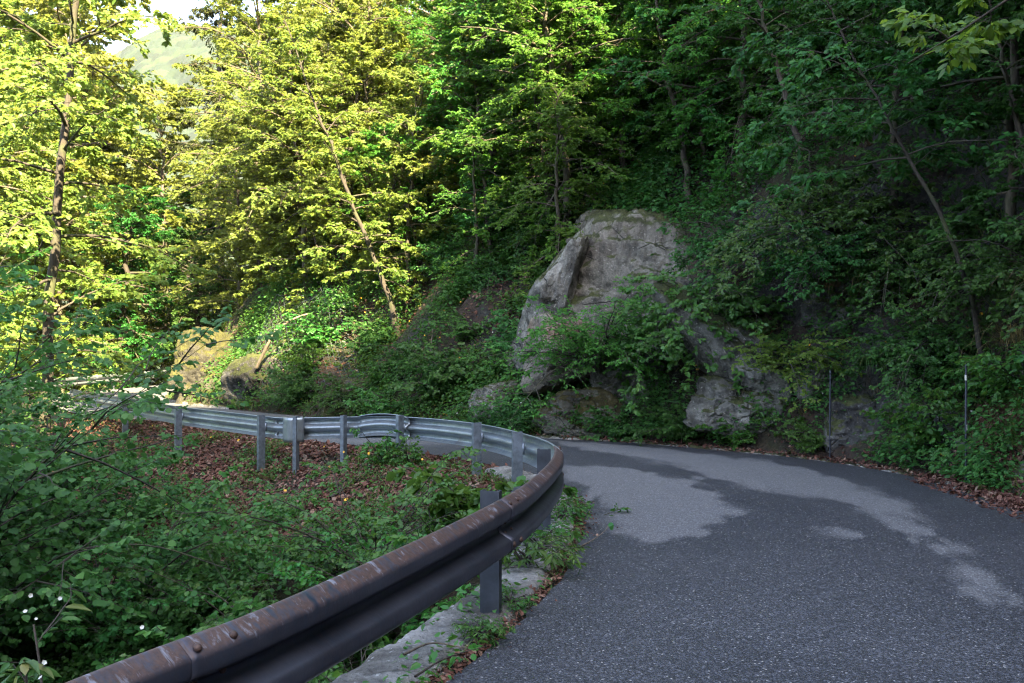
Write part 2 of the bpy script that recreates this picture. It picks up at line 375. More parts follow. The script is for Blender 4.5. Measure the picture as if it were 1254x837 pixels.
# ------------------------------------------------------------------ kerbs
def strip(E, i0, i1, prof, name, mat, jitter=.03, left=True, brk=0.):
    """sweep a cross-section (offset from the edge, height) along an edge"""
    P = E[i0:i1]; T = np.gradient(P, axis=0); T /= np.linalg.norm(T, axis=1)[:, None]
    N = np.stack([-T[:, 1], T[:, 0]], 1)*(1 if left else -1)
    prof = np.asarray(prof, float); k = len(prof)
    V = np.zeros((len(P), k, 3))
    V[:, :, :2] = P[:, None]+N[:, None]*prof[None, :, :1]
    V[:, :, 2] = prof[None, :, 1]+zroad(P[:, 0], P[:, 1])[:, None]
    V = V.reshape(-1, 3)
    nn = fbm(V*3.1, 4); n3 = fbm(V*11+5, 3)
    hf = fbm(V*np.array([26, 26, 12.])+3, 3, True); stp = np.floor(perlin(V*np.array([4., 4., 2.])+21)*3.2)/3.2
    V[:, 2] += jitter*(nn*.7+.4*n3+.28*(hf-.6)+.8*stp); V[:, :2] += (jitter*fbm(V*4+9, 3))[:, None]*np.array([.8, .5])
    idx = np.arange(len(P)*k).reshape(len(P), k)
    F = np.stack([idx[:-1, :-1], idx[:-1, 1:], idx[1:, 1:], idx[1:, :-1]], -1).reshape(-1, 4)
    return tag(mesh(name, V, F, mat, smooth=True), kind='structure')
ELf = catmull(ST[2:, :2], 60); ERf = catmull(ST[2:, 2:], 60)
pw = [(.05, -.05), (.07, .025), (.10, .05)]+[(x, .062) for x in np.arange(.13, .40, .025)]+[(.42, .055), (.445, .03), (.46, -.05)]+[(.465, z) for z in np.arange(-.12, -1.5, -.08)]
strip(ELf, 30, 60*8+50, pw, 'kerb_wall', M['concrete'], .016)
strip(ERf, 60*5, 60*12, [(-.02, -.03), (-.005, .02), (.02, .035), (.06, .04), (.11, .035), (.14, .02), (.15, -.05)], 'kerb', M['kerb'], .035, left=False)
strip(ERf, 60*15, 60*21, [(-.02, -.03), (-.005, .07), (.03, .09), (.09, .09), (.13, .07), (.15, -.05)], 'kerb', M['kerb'], .02, left=False)
# ------------------------------------------------------------------ guardrails
def m_rail(name, brown):
    m = NT(name)
    uv = m.n('Attribute', attribute_name='along').outputs['Fac']; vv = m.n('Attribute', attribute_name='across').outputs['Fac']
    cb = m.n('CombineXYZ'); m.t.links.new(m.math('MULTIPLY', uv, 22.), cb.inputs[0]); m.t.links.new(m.math('MULTIPLY', vv, 4.), cb.inputs[1])
    st = m.noise(1.2, 6, .65, cb.outputs[0], .5)
    o = m.obj(); bl = m.noise(2.3, 6, .65, o); fi = m.noise(60, 3, .6, o)
    if brown:
        met = m.ramp(bl, [(.3, (.035, .045, .068)), (.7, (.08, .10, .14))])
        rust = m.ramp(fi, [(.3, (.035, .017, .012)), (.7, (.085, .042, .028))])
        up = m.ramp(m.nz(), [(.1, 0.), (.6, 1.)])
        top = m.ramp(vv, [(.80, 0.), (.9, 1.)])
        f = m.math('MULTIPLY', m.ramp(m.math('ADD', m.math('MULTIPLY', st, .75), m.math('MULTIPLY', bl, .3)), [(.38, 0.), (.53, 1.)]), m.math('MAXIMUM', m.math('MULTIPLY', top, .95), .25))
        col = m.mix(f, met, rust)
        drip = m.ramp(st, [(.57, 0.), (.66, .75)]); col = m.mix(m.math('MULTIPLY', drip, top), col, (.2, .22, .27))
        rough = m.ramp(f, [(0, .36), (1, .62)]); mt = m.ramp(f, [(0, .75), (1, .0)])
    else:
        col = m.ramp(m.math('ADD', m.math('MULTIPLY', st, .5), m.math('MULTIPLY', bl, .5)), [(.3, (.17, .2, .235)), (.5, (.28, .32, .36)), (.7, (.38, .42, .46))])
        col = m.mix(m.ramp(m.noise(4, 5, .6, o), [(.6, 0.), (.72, .5)]), col, (.16, .12, .09))
        rough = m.ramp(fi, [(.3, .34), (.7, .5)]); mt = .75
    return m.done(m.bsdf(Base_Color=col, Roughness=rough, Metallic=mt, Normal=m.bump(m.math('ADD', st, m.math('MULTIPLY', fi, .2)), .12, .01)))
M['rail_brown'] = m_rail('rusty_galvanised_steel', True); M['rail_zinc'] = m_rail('galvanised_steel', False)
M['post_zinc'] = m_simple('zinc_post', (.17, .205, .25), .5, .6, .35, 14)
M['post_dark'] = m_simple('dull_steel_post', (.06, .07, .09), .5, .6, .35, 10)
M['bolt'] = m_simple('rusty_bolt', (.06, .035, .028), .6, .3, .3, 30)
PROF = np.array([(.150, .004), (.155, .010), (.156, .018), (.153, .026), (.124, .066), (.119, .072), (.112, .077), (.104, .079), (.070, .079), (.062, .077), (.056, .072), (.052, .066), (.022, .012), (.018, .007), (.012, .004), (0, .003)])
PROF = np.vstack([PROF, (PROF*np.array([-1, 1]))[-2::-1]])          # height, depth towards the road
def sweep(path, i0, i1, off=0., prof=PROF, z0=0.):
    P = path[i0:i1]; T = np.gradient(path[:, :2], axis=0)[i0:i1]; T /= np.linalg.norm(T, axis=1)[:, None]
    N = np.stack([T[:, 1], -T[:, 0]], 1)                               # right of travel = road side
    k = len(prof); V = np.zeros((len(P), k, 3))
    V[:, :, :2] = P[:, None, :2]+N[:, None]*(prof[None, :, 1:]+off)
    V[:, :, 2] = P[:, None, 2]-.155+prof[None, :, 0]+z0
    L = np.concatenate([[0], np.cumsum(np.linalg.norm(np.diff(path[:, :2], axis=0), axis=1))])[i0:i1]
    idx = np.arange(len(P)*k).reshape(len(P), k)
    F = np.stack([idx[:-1, :-1], idx[1:, :-1], idx[1:, 1:], idx[:-1, 1:]], -1).reshape(-1, 4)
    return V.reshape(-1, 3), F, np.repeat(L, k), np.tile((prof[:, 0]/.155+1)/2, len(P))
def solid(V, F, k, rows, th):
    pass
def beam(path, i0, i1, mat, parent, off=0., label=None):
    V, F, u, v = sweep(path, i0, i1, off)
    o = mesh('rail_beam', V, F, mat, parent, False, vattr={'along': u, 'across': v})
    sm = o.modifiers.new('thickness', 'SOLIDIFY'); sm.thickness = .004; sm.offset = 0
    if label: o['label'] = label
    return o
def nearest(path, x, y):
    return int(np.argmin((path[:, 0]-x)**2+(path[:, 1]-y)**2))
def frame_at(path, i):
    T = path[min(i+1, len(path)-1)]-path[max(i-1, 0)]; T[2] = 0; T /= np.linalg.norm(T); N = np.array([T[1], -T[0], 0]); return T, N
def post(path, i, zb, mat, parent, label=None, w=.055, d=.11, back=.075, top=.03):
    """C-section post standing behind the beam, web towards the valley side end"""
    T, N = frame_at(path, i); c = path[i]-N*back; zt = path[i][2]+top; t = .006
    out = np.array([(-w/2, -d/2), (w/2, -d/2), (w/2, -d/2+.02), (w/2-t, -d/2+.02), (w/2-t, -d/2+t), (-w/2+t, -d/2+t), (-w/2+t, d/2-t), (w/2-t, d/2-t), (w/2-t, d/2-.02), (w/2, d/2-.02), (w/2, d/2), (-w/2, d/2)])
    n = len(out); V = []
    for z in (zb, zt):
        for a, b in out: V.append(np.array([c[0], c[1], 0])+T*a+N*b+np.array([0, 0, z]))
    F = [[i_, (i_+1) % n, n+(i_+1) % n, n+i_] for i_ in range(n)]+[list(range(n, 2*n))]
    o = mesh('post', np.array(V), F, mat, parent)
    if label: o['label'] = label
    # spacer block between post and beam
    c2 = path[i]-N*.012; rot = np.stack([T, N, np.array([0, 0, 1])], 1)
    v, f = boxq((c2[0], c2[1], path[i][2]-.155), (.035, .012, .06), rot)
    mesh('spacer', v, f, mat, o)
    return o
def bolt(pos, axis, parent, r=.017, h=.012):
    a = Vector(axis).normalized(); q = a.to_track_quat('Z', 'Y').to_matrix(); V = []; n = 8
    rings = [(r, 0), (r*1.02, h*.35), (r*.8, h*.75), (r*.4, h)]
    for rr, z in rings:
        for k in range(n): V.append(Vector(pos)+q@Vector((rr*math.cos(k*2*math.pi/n), rr*math.sin(k*2*math.pi/n), z)))
    F = []
    for j in range(3):
        for k in range(n): F.append([j*n+k, j*n+(k+1) % n, (j+1)*n+(k+1) % n, (j+1)*n+k])
    F.append([3*n+k for k in range(n)])
    return mesh('bolt', np.array(V), F, M['bolt'], parent, True)
gp = catmull([(-3.3, -4, .66), (-2.3, -1, .66), (-1.66, 1.0, .655), (-1.12, 2.28, .665), (-.74, 3.05, .675), (-.1, 4.75, .70), (.2, 6.1, .70), (.34, 7.3, .685), (.33, 8.4, .65), (.1, 9.75, .61), (-.37, 11.0, .605), (-1.05, 12.0, .60), (-1.75, 12.62, .59), (-2.42, 12.95, .56)], 24)
def straight(P, m):
    P = np.array(P, float); return np.concatenate([P[i]+(P[i+1]-P[i])*(np.arange(1, m+1)/m)[:, None] for i in range(len(P)-1)])
gp = np.vstack([gp, straight([gp[-1], (-3.3, 13.12, .53), (-3.55, 13.25, .53), (-5.62, 15.15, .565), (-7.74, 17.95, .56), (-9.85, 20.6, .57), (-11.3, 22.5, .6)], 24)])
gr = thing('guardrail', 'long corrugated steel guardrail round the inside of the near bend, its near beams rusty brown', 'guardrail', (0, 0, 0))
i1 = nearest(gp, -.95, 2.56); i2 = nearest(gp, -.08, 4.82); i3 = nearest(gp, .345, 7.75); i4 = nearest(gp, -1.55, 12.5); i5 = nearest(gp, -3.3, 13.1); i6 = nearest(gp, -7.0, 17.0)
beam(gp, 0, i1+6, M['rail_brown'], gr, -.004, 'rusty brown beam at the bottom of the photo')
beam(gp, i1, i2+6, M['rail_brown'], gr, .0, 'rusty brown beam')
beam(gp, i2, i3+4, M['rail_brown'], gr, .004, 'rusty brown beam round the bend')
beam(gp, i3, i4+3, M['rail_zinc'], gr, .008, 'bare grey beam'); beam(gp, i4, i5-3, M['rail_zinc'], gr, .004, 'bare grey beam')
beam(gp, i5+3, i6+3, M['rail_zinc'], gr, 0., 'bare grey beam'); beam(gp, i6, len(gp), M['rail_zinc'], gr, .004, 'bare grey beam')
for x, y, zb, mt in ((-2.75, -2.2, 0, 'post_dark'), (-1.55, 1.3, 0, 'post_dark'), (-.04, 4.95, .02, 'post_dark'), (.33, 7.2, .02, 'post_dark'), (.12, 9.65, .0, 'post_zinc'), (-.37, 11.0, .0, 'post_zinc'),
                     (-1.5, 12.45, -.1, 'post_zinc'), (-2.42, 12.97, -.1, 'post_zinc'), (-3.15, 13.1, -.2, 'post_zinc'), (-3.75, 13.3, -.35, 'post_zinc'), (-5.65, 15.15, -.25, 'post_zinc'), (-7.74, 18, -.2, 'post_zinc'), (-9.85, 20.6, -.2, 'post_zinc')):
    post(gp, nearest(gp, x, y), zb-.15, M[mt], gr)
for i in (i1, i2, i3):
    T, N = frame_at(gp, i)
    for a in (.05, .16):
        p = gp[i]+T*a
        for zz in (-.086, -.03, .03): bolt(p+N*(.083 if abs(zz) > .05 else .028)+np.array([0, 0, -.155+zz]), N, gr, .013, .01)
    for a in (.035, .17):
        j = i+int(a*0); p = gp[i]+T*a
        bolt(p+N*(.062)+np.array([0, 0, -.155+.135]), N*.75+np.array([0, 0, .9]), gr, .014)
        bolt(p+N*(.085)+np.array([0, 0, -.155-.086]), N, gr)
# splice plate (raised flat piece) and the curved corner plate
def plate(path, ia, ib, zt, h, off, name, bulge, mat, parent, label):
    P = path[ia:ib]; n = 14; T0 = P[-1]-P[0]; V = []; rows = 9
    L = np.linspace(0, 1, n)
    for u in L:
        p = P[0]+(P[-1]-P[0])*u; t = (P[-1]-P[0])[:2]; t = t/np.linalg.norm(t); N = np.array([t[1], -t[0]])
        b = off-bulge*math.sin(math.pi*u)
        for r_ in range(rows):
            q = r_/(rows-1); V.append((p[0]+N[0]*b, p[1]+N[1]*b, zt-h*q))
    V = np.array(V); idx = np.arange(n*rows).reshape(n, rows)
    F = np.stack([idx[:-1, :-1], idx[1:, :-1], idx[1:, 1:], idx[:-1, 1:]], -1).reshape(-1, 4)
    o = mesh(name, V, F, mat, parent, True, vattr={'along': V[:, 0], 'across': V[:, 2]})
    s = o.modifiers.new('thickness', 'SOLIDIFY'); s.thickness = .005
    o['label'] = label; return o
plate(gp, i5-7, i5+9, .545, .36, -.03, 'corner_plate', .12, M['rail_zinc'], gr, 'curved galvanised plate joining the two runs at the corner')
# raised splice: a beam piece with lifted crest
ia, ib = nearest(gp, -1.45, 12.4), nearest(gp, -2.25, 12.9)
ph = gp.copy(); ph[ia:ib, 2] += .04*np.sin(np.linspace(0, np.pi, ib-ia))**.6
beam(ph, ia, ib, M['rail_zinc'], gr, -.03, 'short raised splice beam')
fp = catmull([(-14.2, 24.6, .60), (-15.1, 28, .62), (-15.2, 30.5, .64), (-14.75, 34, .72), (-13.7, 37.5, .80), (-11.8, 42, .8)], 24)
fr = thing('guardrail', 'short grey guardrail on the far bend, left of the mossy rock pillar', 'guardrail', (0, 0, 0))
k1 = nearest(fp, -15.0, 32)
beam(fp, 0, k1+3, M['rail_zinc'], fr); beam(fp, k1, len(fp), M['rail_zinc'], fr, .004)
for x, y in ((-14.6, 26), (-15.2, 29.5), (-14.85, 33.2), (-14.1, 36.2), (-12.9, 39.5)): post(fp, nearest(fp, x, y), -.1, M['post_zinc'], fr)
# ------------------------------------------------------------------ plant builder
LEAF = {  # outline in leaf lengths: 6 points, two folded quads
 'ovate': np.array([(0, 0, 0), (-.27, .30, .05), (-.25, .66, .05), (0, 1, -.03), (.25, .66, .05), (.27, .30, .05)]),
 'round': np.array([(0, 0, 0), (-.40, .28, .06), (-.38, .68, .04), (0, 1, -.05), (.38, .68, .04), (.40, .28, .06)]),
 'lance': np.array([(0, 0, 0), (-.15, .30, .03), (-.13, .62, .03), (0, 1, -.06), (.13, .62, .03), (.15, .30, .03)]),
 'needle': np.array([(0, 0, 0), (-.13, .2, .02), (-.12, .7, .0), (0, 1, -.1), (.12, .7, .0), (.13, .2, .02)])}
LF = np.array([[0, 3, 2, 1], [0, 5, 4, 3]])
def leaves(P, D, N, S, kind='ovate', curl=None):
    D = D/(np.linalg.norm(D, axis=1)[:, None]+1e-9); W = np.cross(D, N); W /= np.linalg.norm(W, axis=1)[:, None]+1e-9; N = np.cross(W, D)
    T = LEAF[kind]; n = len(P)
    q = np.random.default_rng(n); fo = q.uniform(-.6, 3., n)[:, None, None]; wi = q.uniform(.75, 1.2, n)[:, None, None]   # each blade folded and curled its own way
    V = P[:, None]+S[:, None, None]*(T[None, :, 0:1]*wi*W[:, None]+T[None, :, 1:2]*D[:, None]+T[None, :, 2:3]*fo*N[:, None])
    F = (np.arange(n)*6)[:, None, None]+LF[None]
    return V.reshape(-1, 3), F.reshape(-1, 4)
def dirs(az, el): return np.stack([np.cos(az)*np.cos(el), np.sin(az)*np.cos(el), np.sin(el)], -1)
def grow(r, P0, az, el, L, n, droop, wob):
    B = len(P0); P = np.zeros((B, n, 3)); P[:, 0] = P0; a = az.copy()
    for j in range(1, n):
        f = (j-.5)/(n-1); a = a+r.normal(0, wob, B); e = el+droop*f+r.normal(0, wob*.5, B)
        P[:, j] = P[:, j-1]+dirs(a, e)*(L/(n-1))[:, None]
    return P
def at(P, u):
    n = P.shape[1]; q = np.clip(u, 0, .999)*(n-1); i = q.astype(int); f = (q-i)[:, None]; b = np.arange(len(P))
    p = P[b, i]*(1-f)+P[b, i+1]*f; t = P[b, i+1]-P[b, i]; return p, np.arctan2(t[:, 1], t[:, 0]), np.arctan2(t[:, 2], np.hypot(t[:, 0], t[:, 1]))
def sub(r, P, L, m, u0, ratio, spread, eltilt, n, droop, wob, flat=.5, lmin=.08, en=.22):
    B = len(P); k = np.arange(m)
    u = (u0+(1-u0)*(k[None]+r.random((B, m)))/m).ravel(); PP = np.repeat(P, m, 0); LL = np.repeat(L, m)
    p, az, el = at(PP, u)
    side = np.tile(np.where(k % 2 == 0, 1., -1.), B)*np.repeat(r.choice([-1, 1], B), m)
    a = az+side*(spread+r.normal(0, .25, B*m)); e = el*flat+eltilt+r.normal(0, en, B*m)
    l = np.maximum(LL*ratio*(1.15-.75*u)*r.uniform(.6, 1.25, B*m), lmin)
    return grow(r, p, a, e, l, n, droop, wob), l
def leaf_on(r, P, m, size, spread, droop, tilt, u0=.15, face=(0, 0, 1)):
    B = len(P); k = np.arange(m)
    u = (u0+(1-u0)*(k[None]+r.random((B, m))*.8)/m).ravel(); PP = np.repeat(P, m, 0)
    p, az, el = at(PP, u); n = B*m
    side = np.tile(np.where(k % 2 == 0, 1., -1.), B)
    side[np.tile(k == m-1, B)] *= .15
    a = az+side*(spread+r.normal(0, .3, n)); e = el*.4-droop+r.normal(0, .28, n)
    D = dirs(a, e); N = np.asarray(face, float)[None]+r.normal(0, tilt, (n, 3))*np.array([1, 1, .5])
    S = size*r.uniform(.4, 1.25, n)
    return p, D, N, S
def plant(name, label, cat, seed, trunk, tr, L1, L2, L3, lf, leafmat, bark, group=None, names=('trunk', 'crown'), kind='ovate', wood3=False, kside=7, keep=None):
    """trunk: list of points; L1 dict n,u0,u1,len,el,droop ; L2/L3 dict m,ratio,spread,tilt,droop ; lf dict m,size,spread,droop,tilt"""
    r = np.random.default_rng(seed)
    T = catmull(np.array(trunk, float), 5); n = len(T); T[1:-1, :2] += r.normal(0, tr*.35, (n-2, 2))
    rad = tr*(1-np.linspace(0, 1, n)*.86); rad[0] *= 1.35; rad[1] *= 1.1
    B = L1['n']; u = L1['u0']+(L1.get('u1', 1)-L1['u0'])*((np.arange(B)+r.random(B))/B)
    p, _, _ = at(np.repeat(T[None], B, 0), u)
    az = np.arange(B)*2.4+r.normal(0, .5, B)
    if 'az' in L1: az = L1['az'][0]+r.uniform(-1, 1, B)*L1['az'][1]
    prof = L1.get('prof', lambda q: 1-.55*q)((u-L1['u0'])/(L1.get('u1', 1)-L1['u0']+1e-6))
    l = L1['len']*prof*r.uniform(.5, 1.25, B); el = L1['el'][0]+(L1['el'][1]-L1['el'][0])*(u-L1['u0'])/(1-L1['u0']+1e-6)+r.normal(0, .24, B)
    P1 = grow(r, p, az, el, l, 8, L1['droop'], .13)
    wood = MB(); V, F = tubes(T[None], rad[None], kside); wood.add(V, F)
    r1 = tr*L1.get('rr', .34)*(l/L1['len'])**.8
    V, F = tubes(P1, np.maximum(r1[:, None]*(1-np.linspace(0, 1, 8)*.82)[None], .003), 5); wood.add(V, F)
    P2, l2 = sub(r, P1, l, L2['m'], L2.get('u0', .22), L2['ratio'], L2['spread'], L2['tilt'], 5, L2['droop'], .12, L2.get('flat', .5), .15, L2.get('en', .3))
    V, F = tubes(P2, np.maximum(.011*l2[:, None]*(1-np.linspace(0, 1, 5)*.8)[None], .0022), 3); wood.add(V, F)
    P3, l3 = sub(r, P2, l2, L3['m'], .15, L3['ratio'], L3['spread'], L3['tilt'], 4, L3['droop'], .1, .5, L3.get('lmin', .1), L3.get('en', .35))
    if wood3:
        V, F = tubes(P3, np.full((len(P3), 4), .0022)*np.linspace(1, .5, 4)[None], 3); wood.add(V, F)
    ps = [leaf_on(r, P3, lf['m'], lf['size'], lf['spread'], lf['droop'], lf['tilt'], face=lf.get('face', (0, 0, 1))), leaf_on(r, P2, lf.get('m2', 4), lf['size'], lf['spread'], lf['droop'], lf['tilt'], .5, lf.get('face', (0, 0, 1)))]
    p, D, N, S = [np.concatenate(q) for q in zip(*ps)]
    if keep is not None:
        kp = keep(p, r); p, D, N, S = p[kp], D[kp], N[kp], S[kp]
    V, F = leaves(p, D, N, S, kind)
    root = thing(name, label, cat, (0, 0, 0), group)
    wood.build(names[0], bark, root, True)
    tint = np.repeat(np.clip(r.beta(2, 2.2, len(p)), 0, 1), 2)
    mesh(names[1], V, F, leafmat, root, attr={'tint': tint})
    return root
def hilltree(seed, h, lean=(0, 0), sp=2.6, mat='beech_sunlit', n1=30, size=.075, m=(11, 5, 7), bark='bark', u0=.28, tr=None, el=(-.15, 1.0), name='tree', kind='ovate', droop=-.75, face=(-.45, -.55, .75), tilt=.45):
    tr = tr or .012*h+.02
    pts = [(0, 0, -.5), (lean[0]*.15, lean[1]*.15, h*.25), (lean[0]*.45, lean[1]*.45, h*.55), (lean[0]*.75, lean[1]*.8, h*.8), (lean[0], lean[1], h)]
    return plant(name, 'x', 'tree', seed, pts, tr, dict(n=n1, u0=u0, len=sp, el=el, droop=droop, prof=lambda q: .55+.9*q*(1-q)*1.6-.25*q),
                 dict(m=m[0], ratio=.42, spread=.85, tilt=-.02, droop=-.25, u0=.2), dict(m=m[1], ratio=.45, spread=.8, tilt=0, droop=-.15),
                 dict(m=m[2], size=size, spread=.8, droop=.35, tilt=tilt, m2=6, face=face), M[mat], M[bark], kind=kind)
def shrub(seed, h, w, mat='hazel', n1=16, size=.07, m=(9, 4, 6), name='shrub', kind='round', bark='barkdark', el=(1.25, .75), droop=-.8, wood3=False, az=None, face=(0, 0, .9), tilt=.45):
    L1 = dict(n=n1, u0=.0, u1=1., len=math.hypot(h, w)*1.02, el=el, droop=droop, rr=.36, prof=lambda q: .75+.3*q)
    if az: L1['az'] = az
    return plant(name, 'x', 'shrub', seed, [(0, 0, -.25), (0, 0, -.1), (.02, 0, .05)], .035, L1,
                 dict(m=m[0], ratio=.36, spread=.85, tilt=.0, droop=-.2, u0=.18), dict(m=m[1], ratio=.45, spread=.8, tilt=0, droop=-.1, lmin=.07),
                 dict(m=m[2], size=size, spread=.85, droop=.4, tilt=tilt, m2=5, face=face), M[mat], M[bark], names=('stem', 'foliage'), kind=kind, wood3=wood3)
def place(proto, used, x, y, s=1., rz=0., label=None, group=None, tilt=(0, 0), dz=0., name=None, z=None):
    loc = (x, y, (H(x, y) if z is None else z)+dz)
    if proto.name not in used:
        used.add(proto.name); o = proto
        o.location = loc; o.rotation_euler = (tilt[0], tilt[1], rz); o.scale = (s,)*3
        o['label'] = label
        if group: o['group'] = group
        return o
    return dup(proto, loc, rz, s, label, group, tilt, name)
USED = set()
# ------------------------------------------------------------------ rocks
import bmesh
def ico(sub):
    bm = bmesh.new(); bmesh.ops.create_icosphere(bm, subdivisions=sub, radius=1)
    V = np.array([v.co[:] for v in bm.verts]); F = np.array([[v.index for v in f.verts] for f in bm.faces]); bm.free(); return V, F
ICO = {k: ico(k) for k in (3, 4, 5, 6)}
def rockmesh(planes, half, seed, sub=5, rough=.06, soft=120.):
    r = np.random.default_rng(seed); D, F = ICO[sub]
    half = np.asarray(half, float)
    Dn = D*half; ln = np.linalg.norm(Dn, axis=1); Dn = Dn/ln[:, None]
    inv = np.zeros(len(D))
    for n, h in planes:
        n = np.asarray(n, float); n /= np.linalg.norm(n)
        inv = inv+np.clip(Dn@n/h, 0, None)**soft
    V = Dn*(inv**(-1/soft))[:, None]
    off = r.random(3)*50
    d = fbm(V*1.3/half.mean()+off, 4)*rough*1.5+(fbm(V*3.2+off, 4, True)-.6)*rough*.7+fbm(V*14+off, 3)*rough*.3
    # bedding steps
    st = perlin(np.stack([V[:, 0]*.6, V[:, 1]*.6, V[:, 2]*3.4], 1)+off)*rough*.9
    V = V+Dn*(d*.8+st)[:, None]*half.mean()
    # fractured blocks: cells, each with its own set-back and tilt
    for K, am, gr_ in ((16, .06, .22), (120, .022, .2)):
        sd_ = V[r.integers(len(V), size=K)]; best = np.argmin(((V[:, None]*np.array([1, 1, 1.5])-sd_[None]*np.array([1, 1, 1.5]))**2).sum(2), 1)
        c = r.uniform(-1, .4, K)*am*half.mean(); g = r.normal(0, gr_, (K, 3))
        V = V+Dn*(c[best]+(g[best]*(V-sd_[best])).sum(1)*.5)[:, None]
    # split faces: flat chips knocked off all round, then fine grain
    for a, lo, hi in [(x, .90, .985) for x in r.normal(size=(36, 3))]+[(x, .965, .995) for x in r.normal(size=(90, 3))]:
        a = a/half; a /= np.linalg.norm(a); p = V@a; h = p.max()*r.uniform(lo, hi); e = np.clip(p-h, 0, None); V = V-e[:, None]*a*.96
    V = V+Dn*(fbm(V*7+off, 5)*.022+(fbm(V*2.4+off+9, 3, True)-.7)*.03*np.sign(perlin(V*1.1+off)))[:, None]*half.mean()
    return V, F
def rplanes(half, seed, n=7):
    r = np.random.default_rng(seed); out = []
    for a in np.vstack([np.eye(3), -np.eye(3), r.normal(size=(n, 3))]):
        a = a+r.normal(0, .18, 3); a /= np.linalg.norm(a); out.append((a, np.linalg.norm(a*np.asarray(half))*r.uniform(.78, 1.)))
    return out
def rock(name, label, loc, half, seed, mat, rz=0., tilt=(0, 0), sub=6, rough=.1, planes=None, parent=None, cat='rock', group=None):
    V, F = rockmesh(planes or rplanes(half, seed), half, seed, sub, rough)
    if parent is None:
        o = mesh(name, V, F, mat, None, False); o.location = loc; o.rotation_euler = (tilt[0], tilt[1], rz); tag(o, label, cat, group)
    else:
        e = Euler((tilt[0], tilt[1], rz)).to_matrix(); V = V@np.array(e).T+np.asarray(loc)-np.asarray(parent.location)
        o = mesh(name, V, F, mat, parent, False)
        if label: o['label'] = label
    return o
ob = thing('boulder', 'huge pale limestone boulder with a smooth slanting face half hidden by bushes', 'boulder', (1.9, 17., 1.))
rock('slab', None, (2.2, 17.3, 2.5), (1.75, 1.5, 1.9), 6, M['lime_rock'], sub=6, rough=.035, parent=ob,
     planes=[((-.22, -.9, .36), 1.12), ((-.82, -.25, .5), 1.4), ((-.12, -.15, 1), 1.72), ((.7, -.3, .9), 1.78), ((.96, -.28, .0), 1.28), ((0, 1, 0), 1.6), ((0, -.2, -1), 1.9), ((-.35, -.6, -.7), 1.6), ((-.5, -.5, .75), 1.55)])
rock('rib', 'pale upright rib split off along the left edge', (.72, 16.75, 2.5), (.24, .7, 1.7), 8, M['grey_rock'], tilt=(-.12, .33), sub=6, rough=.06, parent=ob)
rock('block', 'squared pinkish block at the lower left corner', (.8, 16.1, 1.55), (.62, .6, .62), 15, M['pink_rock'], rz=.25, sub=6, rough=.035, parent=ob,
     planes=[((-.1, -1, .12), .52), ((-.95, -.2, .1), .55), ((.1, -.15, 1), .6), ((.9, -.2, .2), .62), ((.1, -.3, -1), .62), ((0, 1, 0), .7), ((-.6, -.6, .55), .66)])
rock('moss_cap', 'mossy crest', (1.6, 17.5, 3.72), (.7, .5, .14), 18, M['green_moss_rock'], sub=5, rough=.08, parent=ob, tilt=(0, -.25))
ob.location.x += .2
rk = [
 ('rock', 'jagged grey rock under the hanging bush, right of the boulder\'s pinkish corner', (2.0, 15.75, .9), (.75, .5, .6), 21, 'grey_rock', .3),
 ('rock', 'moss covered brown rock at the roadside below the boulder', (1.15, 15.75, .35), (.8, .45, .45), 22, 'brown_moss_rock', -.2),
 ('rock', 'wide pale rock ledge in the shade right of the drooping bush', (3.85, 14.0, 1.15), (.8, .5, .48), 23, 'grey_rock', -.7),
 ('rock', 'broken pale rock below the rock ledge near the roadside plants', (3.55, 13.9, .62), (.8, .45, .42), 24, 'grey_rock', -.5),
 ('rock', 'small pale pointed rock in the dark hollow right of the rock ledge', (4.55, 13.2, 1.15), (.3, .3, .38), 25, 'grey_rock', .5),
 ('rock', 'slanting pale rock slab high in the dark undergrowth on the right', (5.75, 12.6, 2.2), (.3, .35, .5), 26, 'grey_rock', -.3),
 ('rock', 'dim grey rock among dry grass tufts above the rock ledge', (4.95, 13.6, 2.1), (.55, .4, .32), 27, 'dark_rock', -.4),
 ('rock', 'dark rough rock face behind the right-hand thin pole', (5.6, 11.0, .35), (.55, .8, .7), 28, 'dark_rock', .1),
 ('rock', 'dark mottled rock beside the leaf drift at the right edge', (5.6, 8.95, .25), (.38, .5, .38), 29, 'dark_rock', .2),
 ('rock', 'dark rock behind the left-hand thin pole', (5.0, 12.6, .4), (.6, .5, .6), 30, 'dark_rock', .6),
 ('rock', 'dark overhanging rock in the shade above the boulder, beside the slanted trunk', (4.3, 17.0, 3.5), (.8, .6, .9), 31, 'dark_rock', .1),
 ('rock', 'small pale rock in the leaf litter left of the boulder foot', (-.3, 17.0, .55), (.45, .35, .4), 32, 'grey_rock', .4),
 ('rock', 'dark mossy rock at the right edge, top of the grassy bank', (6.5, 9.9, 1.9), (.45, .5, .5), 33, 'dark_rock', .4),
]
for nm, lb, loc, half, sd_, mt, rz in rk: rock(nm, lb, loc, half, sd_, M[mt], rz)
mr = thing('boulder', 'tall rock pillar thick with yellow moss on the inside of the far bend', 'boulder', (-8.9, 26.2, 0))
rock('pillar', None, (-9.15, 26.5, .8), (.95, 1.1, 1.35), 41, M['moss_rock'], .5, sub=6, rough=.07, parent=mr)
rock('foot', None, (-8.2, 25.6, .3), (.8, .6, .65), 42, M['moss_rock'], .2, sub=5, rough=.08, parent=mr)
rock('rock', 'brown earthy rock under the wire net, right of the mossy pillar', (-6.1, 24.1, .6), (1.4, .9, 1.4), 43, M['dark_rock'], .75, rough=.08)
rock('rock', 'mossy brown rock low on the bank behind the corner of the guardrail', (-3.7, 20.4, .35), (.6, .5, .6), 44, M['green_moss_rock'], .4)
